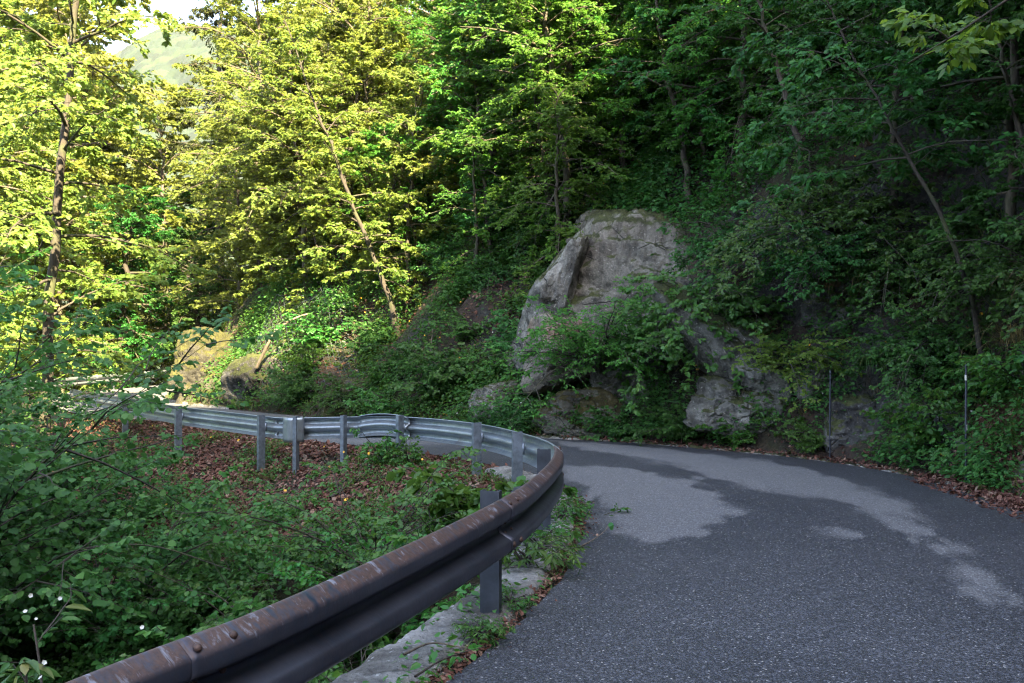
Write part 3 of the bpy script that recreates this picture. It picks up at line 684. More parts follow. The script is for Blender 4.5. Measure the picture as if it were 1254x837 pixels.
# ------------------------------------------------------------------ ground cover
def view_ok(x, y, z, mx=.10):
    u = x/np.maximum(y, .1); v = (z-1.5)/np.maximum(y, .1)
    return (y > 1.5) & (np.abs(u) < .577+mx) & (v < .4+mx) & (v > -.37-mx)
PE, PR = ELf, ERf
def along(E, i, off, left):
    T = np.gradient(E, axis=0); T /= np.linalg.norm(T, axis=1)[:, None]; N = np.stack([-T[:, 1], T[:, 0]], 1)*(1 if left else -1)
    k = np.clip((i*60).astype(int), 0, len(E)-1); return E[k, 0]+N[k, 0]*off, E[k, 1]+N[k, 1]*off
# station index is counted from station 2 of the edge table
def scatter(n, E, left, i0, i1, o0, o1, r, power=1., dens=None, thr=0., mx=.10):
    i = r.uniform(i0, i1, n); off = o0+(o1-o0)*r.random(n)**power
    x, y = along(E, i, off, left); z = height(x, y)
    k = view_ok(x, y, z, mx)
    if dens: k &= (n2(x, y, dens, 3, 31.)+r.normal(0, .12, n)) > thr
    return x[k], y[k], z[k]
def clumps(name, pts, per, size, stem, mat, seed, kind='ovate', up=(.2, 1.1), tilt=.5, label=None):
    r = np.random.default_rng(seed); x, y, z = pts; n = len(x)
    e = .15; sx = (height(x+e, y)-height(x-e, y))/(2*e); sy = (height(x, y+e)-height(x, y-e))/(2*e)
    SN = np.stack([-sx, -sy, np.ones(n)], 1); SN /= np.linalg.norm(SN, axis=1)[:, None]; SN = np.repeat(SN, per, 0).reshape(n, per, 3)
    az = r.uniform(0, 6.283, (n, per)); el = r.uniform(up[0], up[1], (n, per)); L = stem*r.uniform(.3, 1.2, (n, per))
    D = dirs(az, el); D = D+SN*.7; P = np.stack([x, y, z], 1)[:, None]+D*L[..., None]
    D2 = dirs(az+r.normal(0, .5, (n, per)), el*.3-.5+r.normal(0, .25, (n, per)))
    N = SN*.8+np.array([0, 0, .5])+r.normal(0, tilt, (n, per, 3))
    S = size*r.uniform(.5, 1.25, (n, per))*np.repeat(r.uniform(.7, 1.25, (n, 1)), per, 1)
    V, F = leaves(P.reshape(-1, 3), D2.reshape(-1, 3), N.reshape(-1, 3), S.ravel(), kind)
    tint = np.repeat(np.clip(r.beta(2, 2.2, n*per)*.7+np.repeat(r.random(n), per)*.3, 0, 1), 2)
    return tag(mesh(name, V, F, mat, attr={'tint': tint}), kind='stuff', label=label)
def blades(name, pts, per, h, mat, seed, w=.006, bend=.9, kind='stuff', spread=.05, parent=None, out=(.3, 1.3)):
    r = np.random.default_rng(seed); x, y, z = pts; n = len(x)*per
    B = np.repeat(np.stack([x, y, z], 1), per, 0)+np.concatenate([r.normal(0, spread, (n, 2)), np.zeros((n, 1))], 1)
    az = r.uniform(0, 6.283, n); el = r.uniform(out[0], out[1], n); L = h*r.uniform(.4, 1.2, n)
    m = 5; P = np.zeros((n, m, 3)); P[:, 0] = B
    for j in range(1, m): P[:, j] = P[:, j-1]+dirs(az, el-bend*2*((j-1)/(m-1))**1.5)*(L/(m-1))[:, None]
    side = np.stack([-np.sin(az), np.cos(az), np.zeros(n)], 1); ww = w*np.array([1, .95, .8, .5, .08])
    V = np.stack([P-side[:, None]*ww[None, :, None], P+side[:, None]*ww[None, :, None]], 2).reshape(-1, 3)
    b = np.arange(n)[:, None]*m*2+np.arange(m-1)[None]*2
    F = np.stack([b, b+1, b+3, b+2], -1).reshape(-1, 4)
    o = mesh(name, V, F, mat, parent, attr={'tint': np.repeat(r.random(n), m-1)})
    if kind: tag(o, kind=kind)
    return o
def flat_leaves(name, pts, size, mat, seed, lift=.012, tilt=.35, kind='ovate'):
    r = np.random.default_rng(seed); x, y, z = pts; n = len(x)
    e = .05; gx_ = (height(x+e, y)-height(x-e, y))/(2*e); gy_ = (height(x, y+e)-height(x, y-e))/(2*e)
    N = np.stack([-gx_, -gy_, np.ones(n)], 1); N /= np.linalg.norm(N, axis=1)[:, None]; N = N+r.normal(0, tilt, (n, 3))
    D = r.normal(0, 1, (n, 3)); D -= N*((D*N).sum(1)/(N*N).sum(1))[:, None]
    V, F = leaves(np.stack([x, y, z+lift+r.random(n)*lift*2], 1), D, N, size*r.uniform(.5, 1.2, n), kind)
    return tag(mesh(name, V, F, mat, attr={'tint': np.repeat(r.random(n), 2)}), kind='stuff')
rc = np.random.default_rng(77)
# right-hand stations (from 2): 5 = (4.76,8.2) 8 = (3.9,12.7) 10 = (.8,15.3) 13 = (-3.9,19.7) 16 = (-9.2,25.2)
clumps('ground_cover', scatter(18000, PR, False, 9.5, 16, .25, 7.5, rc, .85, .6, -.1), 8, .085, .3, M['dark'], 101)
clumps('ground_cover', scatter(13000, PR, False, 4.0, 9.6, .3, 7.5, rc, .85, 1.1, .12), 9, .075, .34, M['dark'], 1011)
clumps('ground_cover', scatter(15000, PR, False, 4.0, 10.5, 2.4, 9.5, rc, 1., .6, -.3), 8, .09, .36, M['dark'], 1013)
clumps('ground_cover', scatter(9000, PR, False, 1.0, 4.6, .4, 6., rc, 1., .6, -.2, mx=1.5), 8, .09, .36, M['dark'], 1014)
blades('dry_grass', scatter(420, PR, False, 4.6, 9.2, .5, 3.2, rc, 1., 1., .1), 26, .42, M['drygrass'], 1012, w=.0035, bend=1.3, spread=.05, out=(.2, 1.2))
clumps('ground_cover', scatter(9000, PR, False, 9.5, 16.5, .25, 3.8, rc, 1., .8, .08), 8, .07, .2, M['fresh'], 102)
clumps('ground_cover', scatter(3000, PR, False, 5.0, 11.2, .18, 1.2, rc, 1.2, 1.1, .0), 9, .065, .22, M['hazel'], 103)
blades('grass', scatter(900, PR, False, 4.5, 7.3, .5, 2.6, rc, 1., .8, -.1), 12, .42, M['grass'], 111)
blades('grass', scatter(2600, PR, False, 4.0, 14, .1, 4.5, rc, 1., .8, .05), 9, .28, M['grass'], 104)
blades('grass', scatter(1800, PR, False, 13, 18, .1, 3., rc, 1., .8, -.1), 9, .28, M['grass'], 106)
# inside of the bend (left stations from 2): 2.. = near, 8 = (.55,10.1), 10 = (-1.1,12.8), 13 = (-4.6,14.3), 15 = (-7.9,18.4)
clumps('ground_cover', scatter(11000, PE, True, 3.0, 15.5, 1.9, 6.5, rc, .8, .6, -.1), 8, .06, .22, M['hazel'], 105, 'round')
clumps('ground_cover', scatter(1500, PE, True, 7.6, 15, .5, 2.6, rc, 1., .9, .15), 7, .05, .1, M['fresh'], 107)
blades('grass', scatter(1500, PE, True, 7.2, 16, .25, 2.6, rc, 1., .9, .12), 10, .22, M['grass'], 108)
blades('grass', scatter(260, PE, True, 2.4, 7.6, .02, .34, rc, 1., 1.6, .02), 10, .13, M['grass'], 109, w=.004)
clumps('verge_plants', scatter(300, PE, True, 2.6, 7.8, .0, .36, rc, 1., 1.5, .06), 8, .05, .08, M['fresh'], 110)
# leaf litter
flat_leaves('leaf_litter', scatter(34000, PE, True, 8, 16, .0, 4.5, rc, 1., .5, -.35), .085, M['dry'], 120)
flat_leaves('leaf_litter', scatter(16000, PE, True, 8.5, 15.5, -.1, 3.0, rc, 1.), .07, M['dry'], 1201)
flat_leaves('leaf_litter', scatter(16000, PR, False, 9.5, 17, .12, 6, rc, 1., .5, -.15), .09, M['dry'], 121)
flat_leaves('leaf_litter', scatter(14000, PR, False, 4.2, 6.6, -.25, .8, rc, 1.1), .07, M['dry'], 122)
flat_leaves('leaf_litter', scatter(2600, PR, False, 6, 10, -.03, .4, rc, 1.4), .06, M['dry'], 123)
flat_leaves('leaf_litter', scatter(15000, PE, True, 1.6, 8.2, -.12, .22, rc, .8, 1.5, -.3), .035, M['dry'], 124)
flat_leaves('leaf_litter', scatter(900, PE, True, 1.6, 8.2, -.5, .4, rc, 1.), .03, M['dry'], 125)
flat_leaves('leaf_litter', scatter(500, PR, False, 3.5, 12, -2.2, -.1, rc, .6), .035, M['dry'], 126, tilt=.15)
def pebbles(name, pts, size, mat, seed):
    r = np.random.default_rng(seed); x, y, z = pts; V0, F0 = ICO[3]; V0, F0 = __import__('numpy').array([[0, 0, 1], [1, 0, 0], [0, 1, 0], [-1, 0, 0], [0, -1, 0], [0, 0, -1.]]), np.array([[0, 1, 2], [0, 2, 3], [0, 3, 4], [0, 4, 1], [5, 2, 1], [5, 3, 2], [5, 4, 3], [5, 1, 4]])
    n = len(x); s = size*r.uniform(.3, 1.3, n)**1.5
    V = (V0[None]*r.uniform(.5, 1.3, (n, 6, 1))*s[:, None, None])*np.array([1, 1, .6])+np.stack([x, y, z+s*.3+.012], 1)[:, None]
    return tag(mesh(name, V.reshape(-1, 3), (F0[None]+np.arange(n)[:, None, None]*6).reshape(-1, 3), mat), kind='stuff')
pebbles('gravel', scatter(2600, PE, True, 1.6, 8.4, -.1, .45, rc, .9), .014, M['grey_rock'], 127)
pebbles('gravel', scatter(900, PE, True, 8, 12, .0, 1.2, rc, 1.), .03, M['grey_rock'], 128)
pebbles('gravel', scatter(1200, PR, False, 4.2, 11, -.2, .35, rc, 1.), .018, M['grey_rock'], 129)

# yellow flowers and pale umbels on the banks
def flowers(name, pts, size, mat, seed):
    r = np.random.default_rng(seed); x, y, z = pts; n = len(x); V = []; F = []
    for i in range(n):
        c = np.array([x[i], y[i], z[i]+r.uniform(.08, .3)]); b = len(V); k = 6; a0 = r.random()*6
        nn = np.array([-.3, -.7, .6])+r.normal(0, .3, 3); nn /= np.linalg.norm(nn); u = np.cross(nn, [0, 0, 1.]); u /= np.linalg.norm(u); w_ = np.cross(nn, u); s = size*r.uniform(.6, 1.2)
        V.append(c-nn*s*.25)
        for q in range(2*k): V.append(c+(u*math.cos(a0+q*math.pi/k)+w_*math.sin(a0+q*math.pi/k))*s*(1 if q % 2 == 0 else .62))
        for q in range(2*k): F.append([b, b+1+q, b+1+(q+1) % (2*k)])
    return tag(mesh(name, np.array(V), np.array(F), mat), kind='stuff')
flowers('yellow_flowers', scatter(420, PR, False, 6, 16.5, .3, 4.5, rc, 1., .8, .0), .028, M['flower_y'], 130)
flowers('yellow_flowers', scatter(30, PE, True, 8, 15, .6, 3, rc, 1., .8, .0), .026, M['flower_y'], 131)
flowers('white_flowers', scatter(120, PR, False, 6, 11.5, .3, 2.2, rc, 1., .8, .05), .024, M['flower_w'], 132)
# ------------------------------------------------------------------ woodland prototypes
MM = (11, 6, 8)
LIT = [hilltree(11, 9.5, (-.6, -.4), 3.4, 'beech_sunlit', 60, .10, MM, u0=.05, face=(.25, -.65, .6)), hilltree(12, 8.5, (.5, -.6), 3.2, 'beech_sunlit', 58, .10, MM, u0=.03, face=(.25, -.65, .6)), hilltree(13, 10.5, (-.3, .2), 3.3, 'beech_sunlit', 62, .10, MM, u0=.05, face=(.25, -.65, .6))]
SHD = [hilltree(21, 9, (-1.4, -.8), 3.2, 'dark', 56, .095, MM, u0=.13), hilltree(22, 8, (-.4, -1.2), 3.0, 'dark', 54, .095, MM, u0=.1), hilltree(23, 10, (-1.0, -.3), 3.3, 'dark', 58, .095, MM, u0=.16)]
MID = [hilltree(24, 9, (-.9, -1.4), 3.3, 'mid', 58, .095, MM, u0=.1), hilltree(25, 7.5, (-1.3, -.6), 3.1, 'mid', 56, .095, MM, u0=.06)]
SAP = [hilltree(31, 5, (-.9, -.8), 2.0, 'dark', 26, .085, (10, 5, 7), u0=.1, name='sapling'), hilltree(32, 4.2, (-.4, -1.0), 1.9, 'dark', 26, .085, (10, 5, 7), u0=.08, name='sapling')]
SPM = [hilltree(33, 4.6, (-.8, -1.1), 2.0, 'mid', 28, .08, (10, 5, 7), u0=.06, name='sapling')]
BIG = [hilltree(41, 16, (.5, .3), 5.4, 'beech_sunlit', 64, .18, MM, u0=.03, face=(.25, -.55, .55), tilt=.6), hilltree(42, 14, (-.6, .5), 5.2, 'beech_sunlit', 62, .18, MM, u0=.02, face=(.25, -.55, .55), tilt=.6)]
g_up = 'trees in the sunlit wood on the far slope'; g_sh = 'trees in the shaded wood on the slope above the road'; g_big = 'sunlit trees beyond the far bend'; g_mid = 'green trees on the slope left of the boulder'
L_up = 'tall sunlit yellow-green tree crowded among others on the far slope'; L_sh = 'tall dark green tree crowded among others on the shaded slope'; L_big = 'tall sunlit tree beyond the far bend, crown merging with its neighbours'
L_mid = 'fresh green tree with layered branches on the slope left of and above the boulder'
def onslope(st, t):
    x, y = along(ERf, np.array([st-2.]), t, False); return float(x[0]), float(y[0])
rs = np.random.default_rng(5)
def row(protos, sts, t0, t1, s0, s1, label, group, rz=.7):
    for st in sts:
        x, y = onslope(st+rs.uniform(-.2, .2), rs.uniform(t0, t1)); place(protos[rs.integers(len(protos))], USED, x, y, rs.uniform(s0, s1), rs.uniform(-rz, rz), label, group)
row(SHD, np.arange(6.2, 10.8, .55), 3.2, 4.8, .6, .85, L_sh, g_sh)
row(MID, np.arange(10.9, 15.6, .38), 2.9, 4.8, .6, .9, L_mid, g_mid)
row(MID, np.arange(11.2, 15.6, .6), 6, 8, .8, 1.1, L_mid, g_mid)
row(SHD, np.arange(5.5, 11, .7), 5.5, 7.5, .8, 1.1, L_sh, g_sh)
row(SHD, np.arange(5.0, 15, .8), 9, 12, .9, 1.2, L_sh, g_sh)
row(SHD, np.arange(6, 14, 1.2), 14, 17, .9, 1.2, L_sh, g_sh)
L_sap = 'slim young tree leaning out of the shaded slope above the rocks'; g_sap = 'young trees on the shaded slope'
L_spm = 'slim fresh green sapling on the bank left of the boulder'; g_spm = 'saplings on the bank left of the boulder'
row(SAP, np.arange(6.4, 10.4, .24), 1.4, 2.8, .7, 1., L_sap, g_sap)
row(SAP, np.arange(6.0, 11.0, .3), 3.0, 5.2, .8, 1.2, L_sap, g_sap)
row(SAP, np.arange(5.6, 10.0, .35), 5.2, 7, 1., 1.3, L_sap, g_sap)
row(SPM, np.arange(13., 16.2, .5), 2.4, 3.8, .6, .9, L_spm, g_spm)
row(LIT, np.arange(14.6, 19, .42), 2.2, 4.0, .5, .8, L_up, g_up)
lit_spots = [(-7.4, 27.5, 0, 1., 'sunlit yellow-green tree on the slope just above the mossy rock'), (-4.6, 24.6, 1, .95, 'sunlit leafy tree with layered branches hanging over the wire-netted bank'),
 (-9.6, 33.5, 2, 1.1, None), (-6.0, 32, 0, 1.15, None), (-2.5, 28.5, 2, 1., None), (-8.2, 39, 1, 1.3, None), (-3.4, 35, 0, 1.2, None), (-10.6, 37, 1, .9, None), (-5.6, 28.5, 2, .8, None), (0, 32, 1, 1.25, None), (-1.6, 24.8, 0, .9, None), (-6.5, 36, 2, 1.3, None), (-9.2, 30, 1, .8, None)]
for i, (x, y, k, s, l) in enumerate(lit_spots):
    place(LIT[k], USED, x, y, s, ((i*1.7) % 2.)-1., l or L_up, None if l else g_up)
big_spots = [(-15.9, 23.8, 0, .72), (-18.6, 29, 1, .95), (-20, 33, 0, 1.), (-17.2, 34, 1, .62), (-23, 37, 1, 1.1), (-26, 43, 0, 1.2), (-21.5, 44, 0, .95), (-30, 50, 1, 1.3), (-24, 55, 0, 1.1), (-16.3, 42, 1, .62), (-19, 52, 0, .75), (-13, 45, 1, 1.1), (-11, 48, 0, 1.3), (-13.5, 54, 1, 1.4), (-8, 50, 0, 1.4), (-21, 26, 1, .9), (-27, 33, 0, 1.), (-32, 42, 1, 1.2), (-17.5, 19.5, 1, .75), (-24.5, 46, 1, 1.65), (-15.9, 41, 1, .98), (-18.6, 45.5, 1, 1.02), (-22.3, 43, 0, 1.45), (-27, 47, 0, 1.6), (-24, 30, 1, 1.), (-35, 55, 0, 1.5)]
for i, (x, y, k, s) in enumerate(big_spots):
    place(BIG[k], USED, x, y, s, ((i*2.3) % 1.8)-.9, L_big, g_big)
# ------------------------------------------------------------------ left-hand bushes and gully bushes
HAZ = [shrub(51, 5.6, 1.4, 'hazel', 42, .078, (14, 6, 7), 'hazel_bush', wood3=True, el=(1.5, 1.0), face=(.05, -.3, .9), droop=-.9), shrub(52, 3.4, 1.2, 'hazel', 36, .07, (13, 6, 7), 'hazel_bush', wood3=True, el=(1.45, .85), face=(.05, -.3, .9), droop=-.9)]
HZT = shrub(53, 4.7, 1.0, 'hazel', 60, .078, (17, 6, 7), 'hazel_bush', wood3=False, el=(1.52, 1.2), face=(.05, -.3, .9), droop=-.62)
LOW = [shrub(61, 1.3, 1.1, 'hazel', 24, .062, (9, 4, 6), wood3=True, face=(.2, -.4, .8)), shrub(62, 1.5, 1.0, 'fresh', 22, .055, (9, 4, 6), kind='ovate', wood3=True, face=(.2, -.4, .8)), shrub(63, 1.1, 1.2, 'dark', 24, .055, (9, 4, 6), kind='ovate', wood3=True, face=(.2, -.4, .8))]
for x, y, k, s, rz, l in [(-6.35, 8.5, 2, .98, 0, 'tall round-leaved bush crowding the left edge halfway up the photo'), (-5.4, 6.3, 1, 1.0, 1.3, 'round-leaved bush at the left edge with its lower sprays over the dark gully'),
  (-8.6, 11.4, 2, 1.1, 2.6, 'tallest round-leaved bush at the left, behind the nearer ones and below the slender tree'), (-4.0, 4.4, 1, .55, 3.9, 'low round-leaved bush in the bottom left corner behind the white-flowered weed'),
  (-9.9, 14.6, 0, .8, 5.2, 'round-leaved bush overlapping the left end of the grey guardrail'), (-13.2, 18.6, 1, 1.2, .6, 'leafy bush at the far left between the guardrail end and the tall slender tree'),
   (-5.1, 7.4, 1, .72, 4.4, 'round-leaved bush standing in the left of the gully in front of the taller ones'),
  (-6.6, 12.4, 1, .85, .9, 'small round-leaved bush right under the left end of the grey beam'), (-3.75, 6.0, 1, .62, 5.6, 'round-leaved bush low in the gully, left of the broad one in the middle'),
  (-7.9, 7.2, 2, 1.1, 1.9, 'round-leaved bush cut off by the left edge of the photo')]:
    place((HAZ+[HZT])[k], USED, x, y, s, rz, l)
L_low = 'low leafy bush in the gully inside the bend, growing into its neighbours'; g_low = 'low bushes in the gully inside the bend'
low = [(-2.9, 7.4, 0, 'broad round-leaved bush in the middle of the gully, left of the brown beam'), (-2.0, 6.6, 2, None), (-1.2, 7.2, 0, None), (-1.8, 8.6, 1, None), (-.7, 8.4, 1, 'bright green bush right behind the brown beam near the bend'), (-3.8, 9.2, 0, 'round-leaved bush at the top of the gully below the leaf litter'),
       (-1.5, 5.4, 0, 'dark round-leaved bush just above the middle of the brown beam'), (-2.4, 5.2, 2, None), (-3.2, 6.2, 1, None), (-.6, 6.6, 0, None), (-1.0, 4.7, 1, 'fresh green bush seen below the brown beam beside the concrete kerb'), (-1.9, 4.2, 2, None), (-2.6, 3.9, 0, None), (-4.2, 8, 1, None), (-.75, 5.4, 1, None), (-2.5, 8.9, 0, None), (-1.4, 9.0, 1, None), (-4.4, 9.7, 0, None), (-3.3, 8.4, 2, None)]
for i, (x, y, k, l) in enumerate(low):
    place(LOW[k], USED, x, y, .95+.4*((i*7) % 5)/5, i*1.9, l or L_low, None if l else g_low, dz=-.6 if y < 6.7 else (-.05 if i % 3 else -.3))
# ------------------------------------------------------------------ distinct trees
t1 = hilltree(71, 13.5, (.9, .3), 3.4, 'beech_sunlit', 46, .12, (11, 6, 8), u0=.16, tr=.12, el=(.1, 1.05), face=(.2, -.5, .6), tilt=.55, bark='barkdark')
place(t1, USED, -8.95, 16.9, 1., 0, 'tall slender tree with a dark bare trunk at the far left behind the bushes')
def spruce(seed, h):
    return plant('spruce', 'x', 'tree', seed, [(0, 0, -.5), (0, 0, h*.3), (0, 0, h*.7), (0, 0, h)], .2, dict(n=90, u0=.1, len=3.4, el=(-.2, .35), droop=-.25, prof=lambda q: 1.05-.95*q, rr=.22),
      dict(m=14, ratio=.34, spread=.95, tilt=-.25, droop=-.5, u0=.08), dict(m=4, ratio=.5, spread=.7, tilt=-.3, droop=-.3), dict(m=8, size=.16, spread=.6, droop=.3, tilt=.5, m2=6), M['needle'], M['barkdark'], kind='needle')
sp1 = spruce(72, 21)
place(sp1, USED, -12.6, 38, 1., 0, 'dark spruce with drooping boughs standing just right of the gap to the far mountain')
place(sp1, USED, -10.2, 43, 1.1, 2., 'spruce top half hidden behind the sunlit trees, right of the other spruce')
def trunkonly(seed, pts, tr, sp, mat, n1, u0, bark, m=(8, 4, 7), size=.085, el=(.2, 1.), droop=-.7):
    return plant('tree', 'x', 'tree', seed, pts, tr, dict(n=n1, u0=u0, len=sp, el=el, droop=droop), dict(m=m[0], ratio=.45, spread=.85, tilt=-.02, droop=-.25, u0=.25), dict(m=m[1], ratio=.45, spread=.8, tilt=0, droop=-.15),
                 dict(m=m[2], size=size, spread=.8, droop=.35, tilt=.45, m2=6, face=(-.45, -.55, .75)), M[mat], M[bark])
for seed, pts, tr, x, y, mat, u0, bark, l in [
  (81, [(0, 0, -.4), (-.45, 0, 1.2), (-1.1, -.1, 2.9), (-1.9, -.1, 5), (-2.8, -.2, 7.5)], .085, -2.65, 21.3, 'beech_sunlit', .26, 'barkdark', 'tree with a dark trunk leaning steeply left above the leaf-littered bank'),
  (82, [(0, 0, -.4), (-.12, 0, 1.2), (-.3, -.1, 2.6), (-.35, -.1, 4.5), (-.3, -.2, 6.5)], .07, -.45, 20.4, 'mid', .4, 'bark', 'slim tree standing left of the boulder, right of the leaning trunk'),
  (83, [(0, 0, -.4), (-.1, 0, 1.), (-.45, -.1, 2.4), (-.75, -.2, 4.2), (-.9, -.4, 6.5)], .08, 3.55, 17.6, 'dark', .4, 'bark', 'thin tree rooted on top of the boulder, trunk bending left'),
  (84, [(0, 0, -.4), (-.35, .0, 1.1), (-.9, .0, 2.3), (-1.7, .1, 3.9), (-2.6, .2, 6.)], .036, 5.75, 10.6, 'dark', .5, 'barkdark', 'thin bare tree slanting up to the left above the right-hand pole'),
  (85, [(0, 0, -.3), (-.5, -.1, .7), (-1.3, -.2, 1.9), (-1.7, -.2, 3.4), (-2.0, -.3, 5.)], .035, 6.9, 11.4, 'dark', .5, 'bark', 'crooked thin stem arching left in the dark undergrowth at upper right'),
  (86, [(0, 0, -.3), (-.1, -.1, 1.2), (-.5, -.2, 2.6), (-1.0, -.2, 4.0), (-1.5, -.3, 5.2)], .03, 6.6, 9.3, 'dark', .5, 'bark', 'thin bent stem near the right edge of the photo, above the grassy bank')]:
    place(trunkonly(seed, pts, tr, 1.7, mat, 34, u0, bark), USED, x, y, 1, 0, l)
# overhanging branch from a tree on the slope outside the frame
ov = trunkonly(87, [(0, 0, -.5), (-.6, .1, 1.4), (-1.6, .4, 2.1), (-2.6, .9, 2.0), (-4.0, 1.4, 1.2)], .04, .75, 'lime', 14, .55, 'bark', (6, 3, 6), .075, (-.2, .2), -.5)
place(ov, USED, 6.6, 4.4, 1, 0, 'tree at the top right edge whose bright lime-green branch tip hangs into the photo')
# ------------------------------------------------------------------ bushes round the boulder and the rocks
def one(x, y, z, o, l, rz=0, s=1.): place(o, USED, x, y, s, rz, l, z=z)
one(1.55, 15.6, 1.25, shrub(91, 2.0, 1.0, 'mid', 30, .05, (12, 5, 7), kind='ovate', el=(1.2, .3), droop=-.9, wood3=True, az=(-1.57, 1.5), face=(-.3, -.6, .6)), 'fine-leaved bush growing across the face of the big boulder')
one(3.2, 15.0, 2.2, shrub(92, 1.7, 1.3, 'fresh', 34, .085, (11, 4, 7), kind='ovate', el=(1.1, .1), droop=-1.9, wood3=True, az=(-1.9, 1.6), face=(-.3, -.7, .5)), 'bright large-leaved bush cascading down right of the big boulder')
one(4.3, 13.4, 1.35, shrub(93, 1.1, .9, 'lime', 16, .05, (8, 4, 6), kind='ovate', el=(1.1, .2), droop=-.9, wood3=True, az=(-2.1, 1.2), face=(-.3, -.6, .6)), 'airy yellowish bush above the pale rock ledge, right of the cascading bush')
one(5.0, 13.6, 3.4, shrub(94, 1.9, 1.3, 'fresh', 26, .065, (9, 5, 6), kind='ovate', el=(1.2, .0), droop=-1.1, wood3=True, az=(-2.1, 1.3), face=(-.4, -.6, .6)), 'pale green bush spreading out of the dark slope at upper right')
rb = [shrub(95, .55, .55, 'hazel', 20, .06, (8, 4, 6), kind='ovate', wood3=True, face=(-.2, -.6, .6)), shrub(96, .6, .5, 'fresh', 18, .05, (8, 4, 6), kind='ovate', wood3=True, face=(-.2, -.6, .6))]
for x, y, k, s, l in [(2.0, 14.95, 0, 1., 'low dark green plant clump at the roadside below the boulder'), (2.75, 14.5, 0, 1.1, 'broad bluish-green plant clump at the roadside under the cascading bush'), (3.5, 13.75, 1, 1., 'leafy plant clump at the roadside under the pale rock ledge'),
  (4.35, 12.75, 1, .8, 'small bright sprig clump at the kerb left of the left-hand pole'), (5.25, 10.9, 1, 1.2, 'low green leaf clump beside the right-hand pole'), (5.7, 9.9, 1, 1.4, 'bright green bush on the grassy bank at the right edge'), (1.0, 15.9, 1, .9, 'bright green clump at the foot of the pinkish block'), (.2, 16.3, 0, .9, 'leafy clump on the verge left of the mossy brown rock'),
  (5.9, 8.6, 0, 1.1, 'dark leafy clump above the leaf drift at the right edge'), (-1.4, 18.4, 0, 1.3, 'leafy bush low on the bank behind the raised guardrail splice'), (-2.7, 19.7, 1, 1.2, 'bright green bush on the grassy bank behind the guardrail corner'), (-5.0, 22.3, 1, 1.2, 'bush at the right foot of the wire-netted rock')]:
    place(rb[k], USED, x, y, s, x*3, l)
hs1 = shrub(89, 1.0, .8, 'dark', 26, .055, (9, 4, 6), kind='ovate', el=(1.1, .0), droop=-1.3, wood3=True, az=(-2.1, 1.4), face=(-.3, -.5, .7))
for x, y, z, s_, l in [(5.5, 12.7, 2.75, 1.1, 'dark shrub hanging over the slanting pale rock slab'), (4.75, 13.0, 2.9, 1., 'dark shrub hanging above the dim rock and its dry grass tufts'), (6.3, 11.6, 2.7, 1.2, 'dark shrub drooping beside the slanting thin tree'), (5.6, 11.6, 1.6, 1., 'dark shrub halfway up the wall between the two poles'), (6.2, 10.2, 2.4, 1.1, 'dark shrub above the grassy bank at the right edge'), (3.9, 14.8, 3.3, 1.1, 'dark shrub on the ledge just right of the top of the boulder')]:
    place(hs1, USED, x, y, s_, (x*7) % 1-.5, l, z=z)
# weeds by the rail
wd1 = shrub(97, .55, .16, 'fresh', 7, .075, (5, 3, 4), 'weed', 'ovate', wood3=True, el=(1.5, 1.2), droop=-.3)
for x, y, s, l in [(-1.72, 12.3, 1., 'tall green weed in front of the raised guardrail splice'), (-1.38, 12.1, .85, 'shorter tall weed beside the post just right of the raised guardrail splice')]: place(wd1, USED, x, y, s, x*2, l)
wd2 = shrub(98, .5, .45, 'fresh', 14, .13, (4, 2, 4), 'weed', 'round', wood3=True, face=(.1, -.5, .8))
for x, y, s, l in [(-.45, 8.9, 1., 'big-leaved weed inside the bend, left of the grey post'), (-.05, 8.5, .8, 'big-leaved weed at the foot of the post nearest the bend')]: place(wd2, USED, x, y, s, x*9, l, z=-.12)
wd3 = shrub(99, .22, .24, 'fresh', 16, .06, (4, 2, 4), 'weed', 'lance', wood3=True, face=(0, -.2, .8))
for x, y, s, l in [(.12, 6.1, 1.2, 'spreading weed patch on the kerb between the two dark posts'), (.22, 6.7, .9, 'weed clump at the asphalt edge by the second dark post'), (.4, 7.7, 1., 'straggly weed at the outside of the bend under the beam'), (-.17, 4.55, .5, 'small broad-leaved weed on the kerb in front of the nearest post'), (-.02, 5.12, .5, 'small weed growing against the back of the nearest post')]: place(wd3, USED, x, y, s, 1.7 if x < -.1 else x*9, l, z=.06)
wf = shrub(100, .75, .25, 'grass', 10, .08, (5, 2, 4), 'weed', 'lance', wood3=True, el=(1.4, 1.1), droop=-.4)
place(wf, USED, -1.78, 3.3, 1.4, 0, 'spindly white-flowered weed in the bottom left corner', z=-.55)
rf = np.random.default_rng(9); Vf = []; Ff = []
for k in range(16):
    a_, r_, h_ = rf.uniform(0, 6.28), rf.uniform(.03, .32), rf.uniform(.45, .82); c_ = np.array([r_*math.cos(a_), r_*math.sin(a_), h_]); b_ = len(Vf); n_ = np.array([.25, -.7, .6])+rf.normal(0, .3, 3); n_ /= np.linalg.norm(n_); u_ = np.cross(n_, [0, 0, 1.]); u_ /= np.linalg.norm(u_); w_ = np.cross(n_, u_); s_ = rf.uniform(.004, .0075)
    Vf.append(c_-n_*.004)
    for q in range(10): Vf.append(c_+(u_*math.cos(q*.6283)+w_*math.sin(q*.6283))*s_*(1 if q % 2 == 0 else .8))
    Ff += [[b_, b_+1+q, b_+1+(q+1) % 10] for q in range(10)]
mesh('blossom', np.array(Vf), np.array(Ff), M['flower_w'], wf)
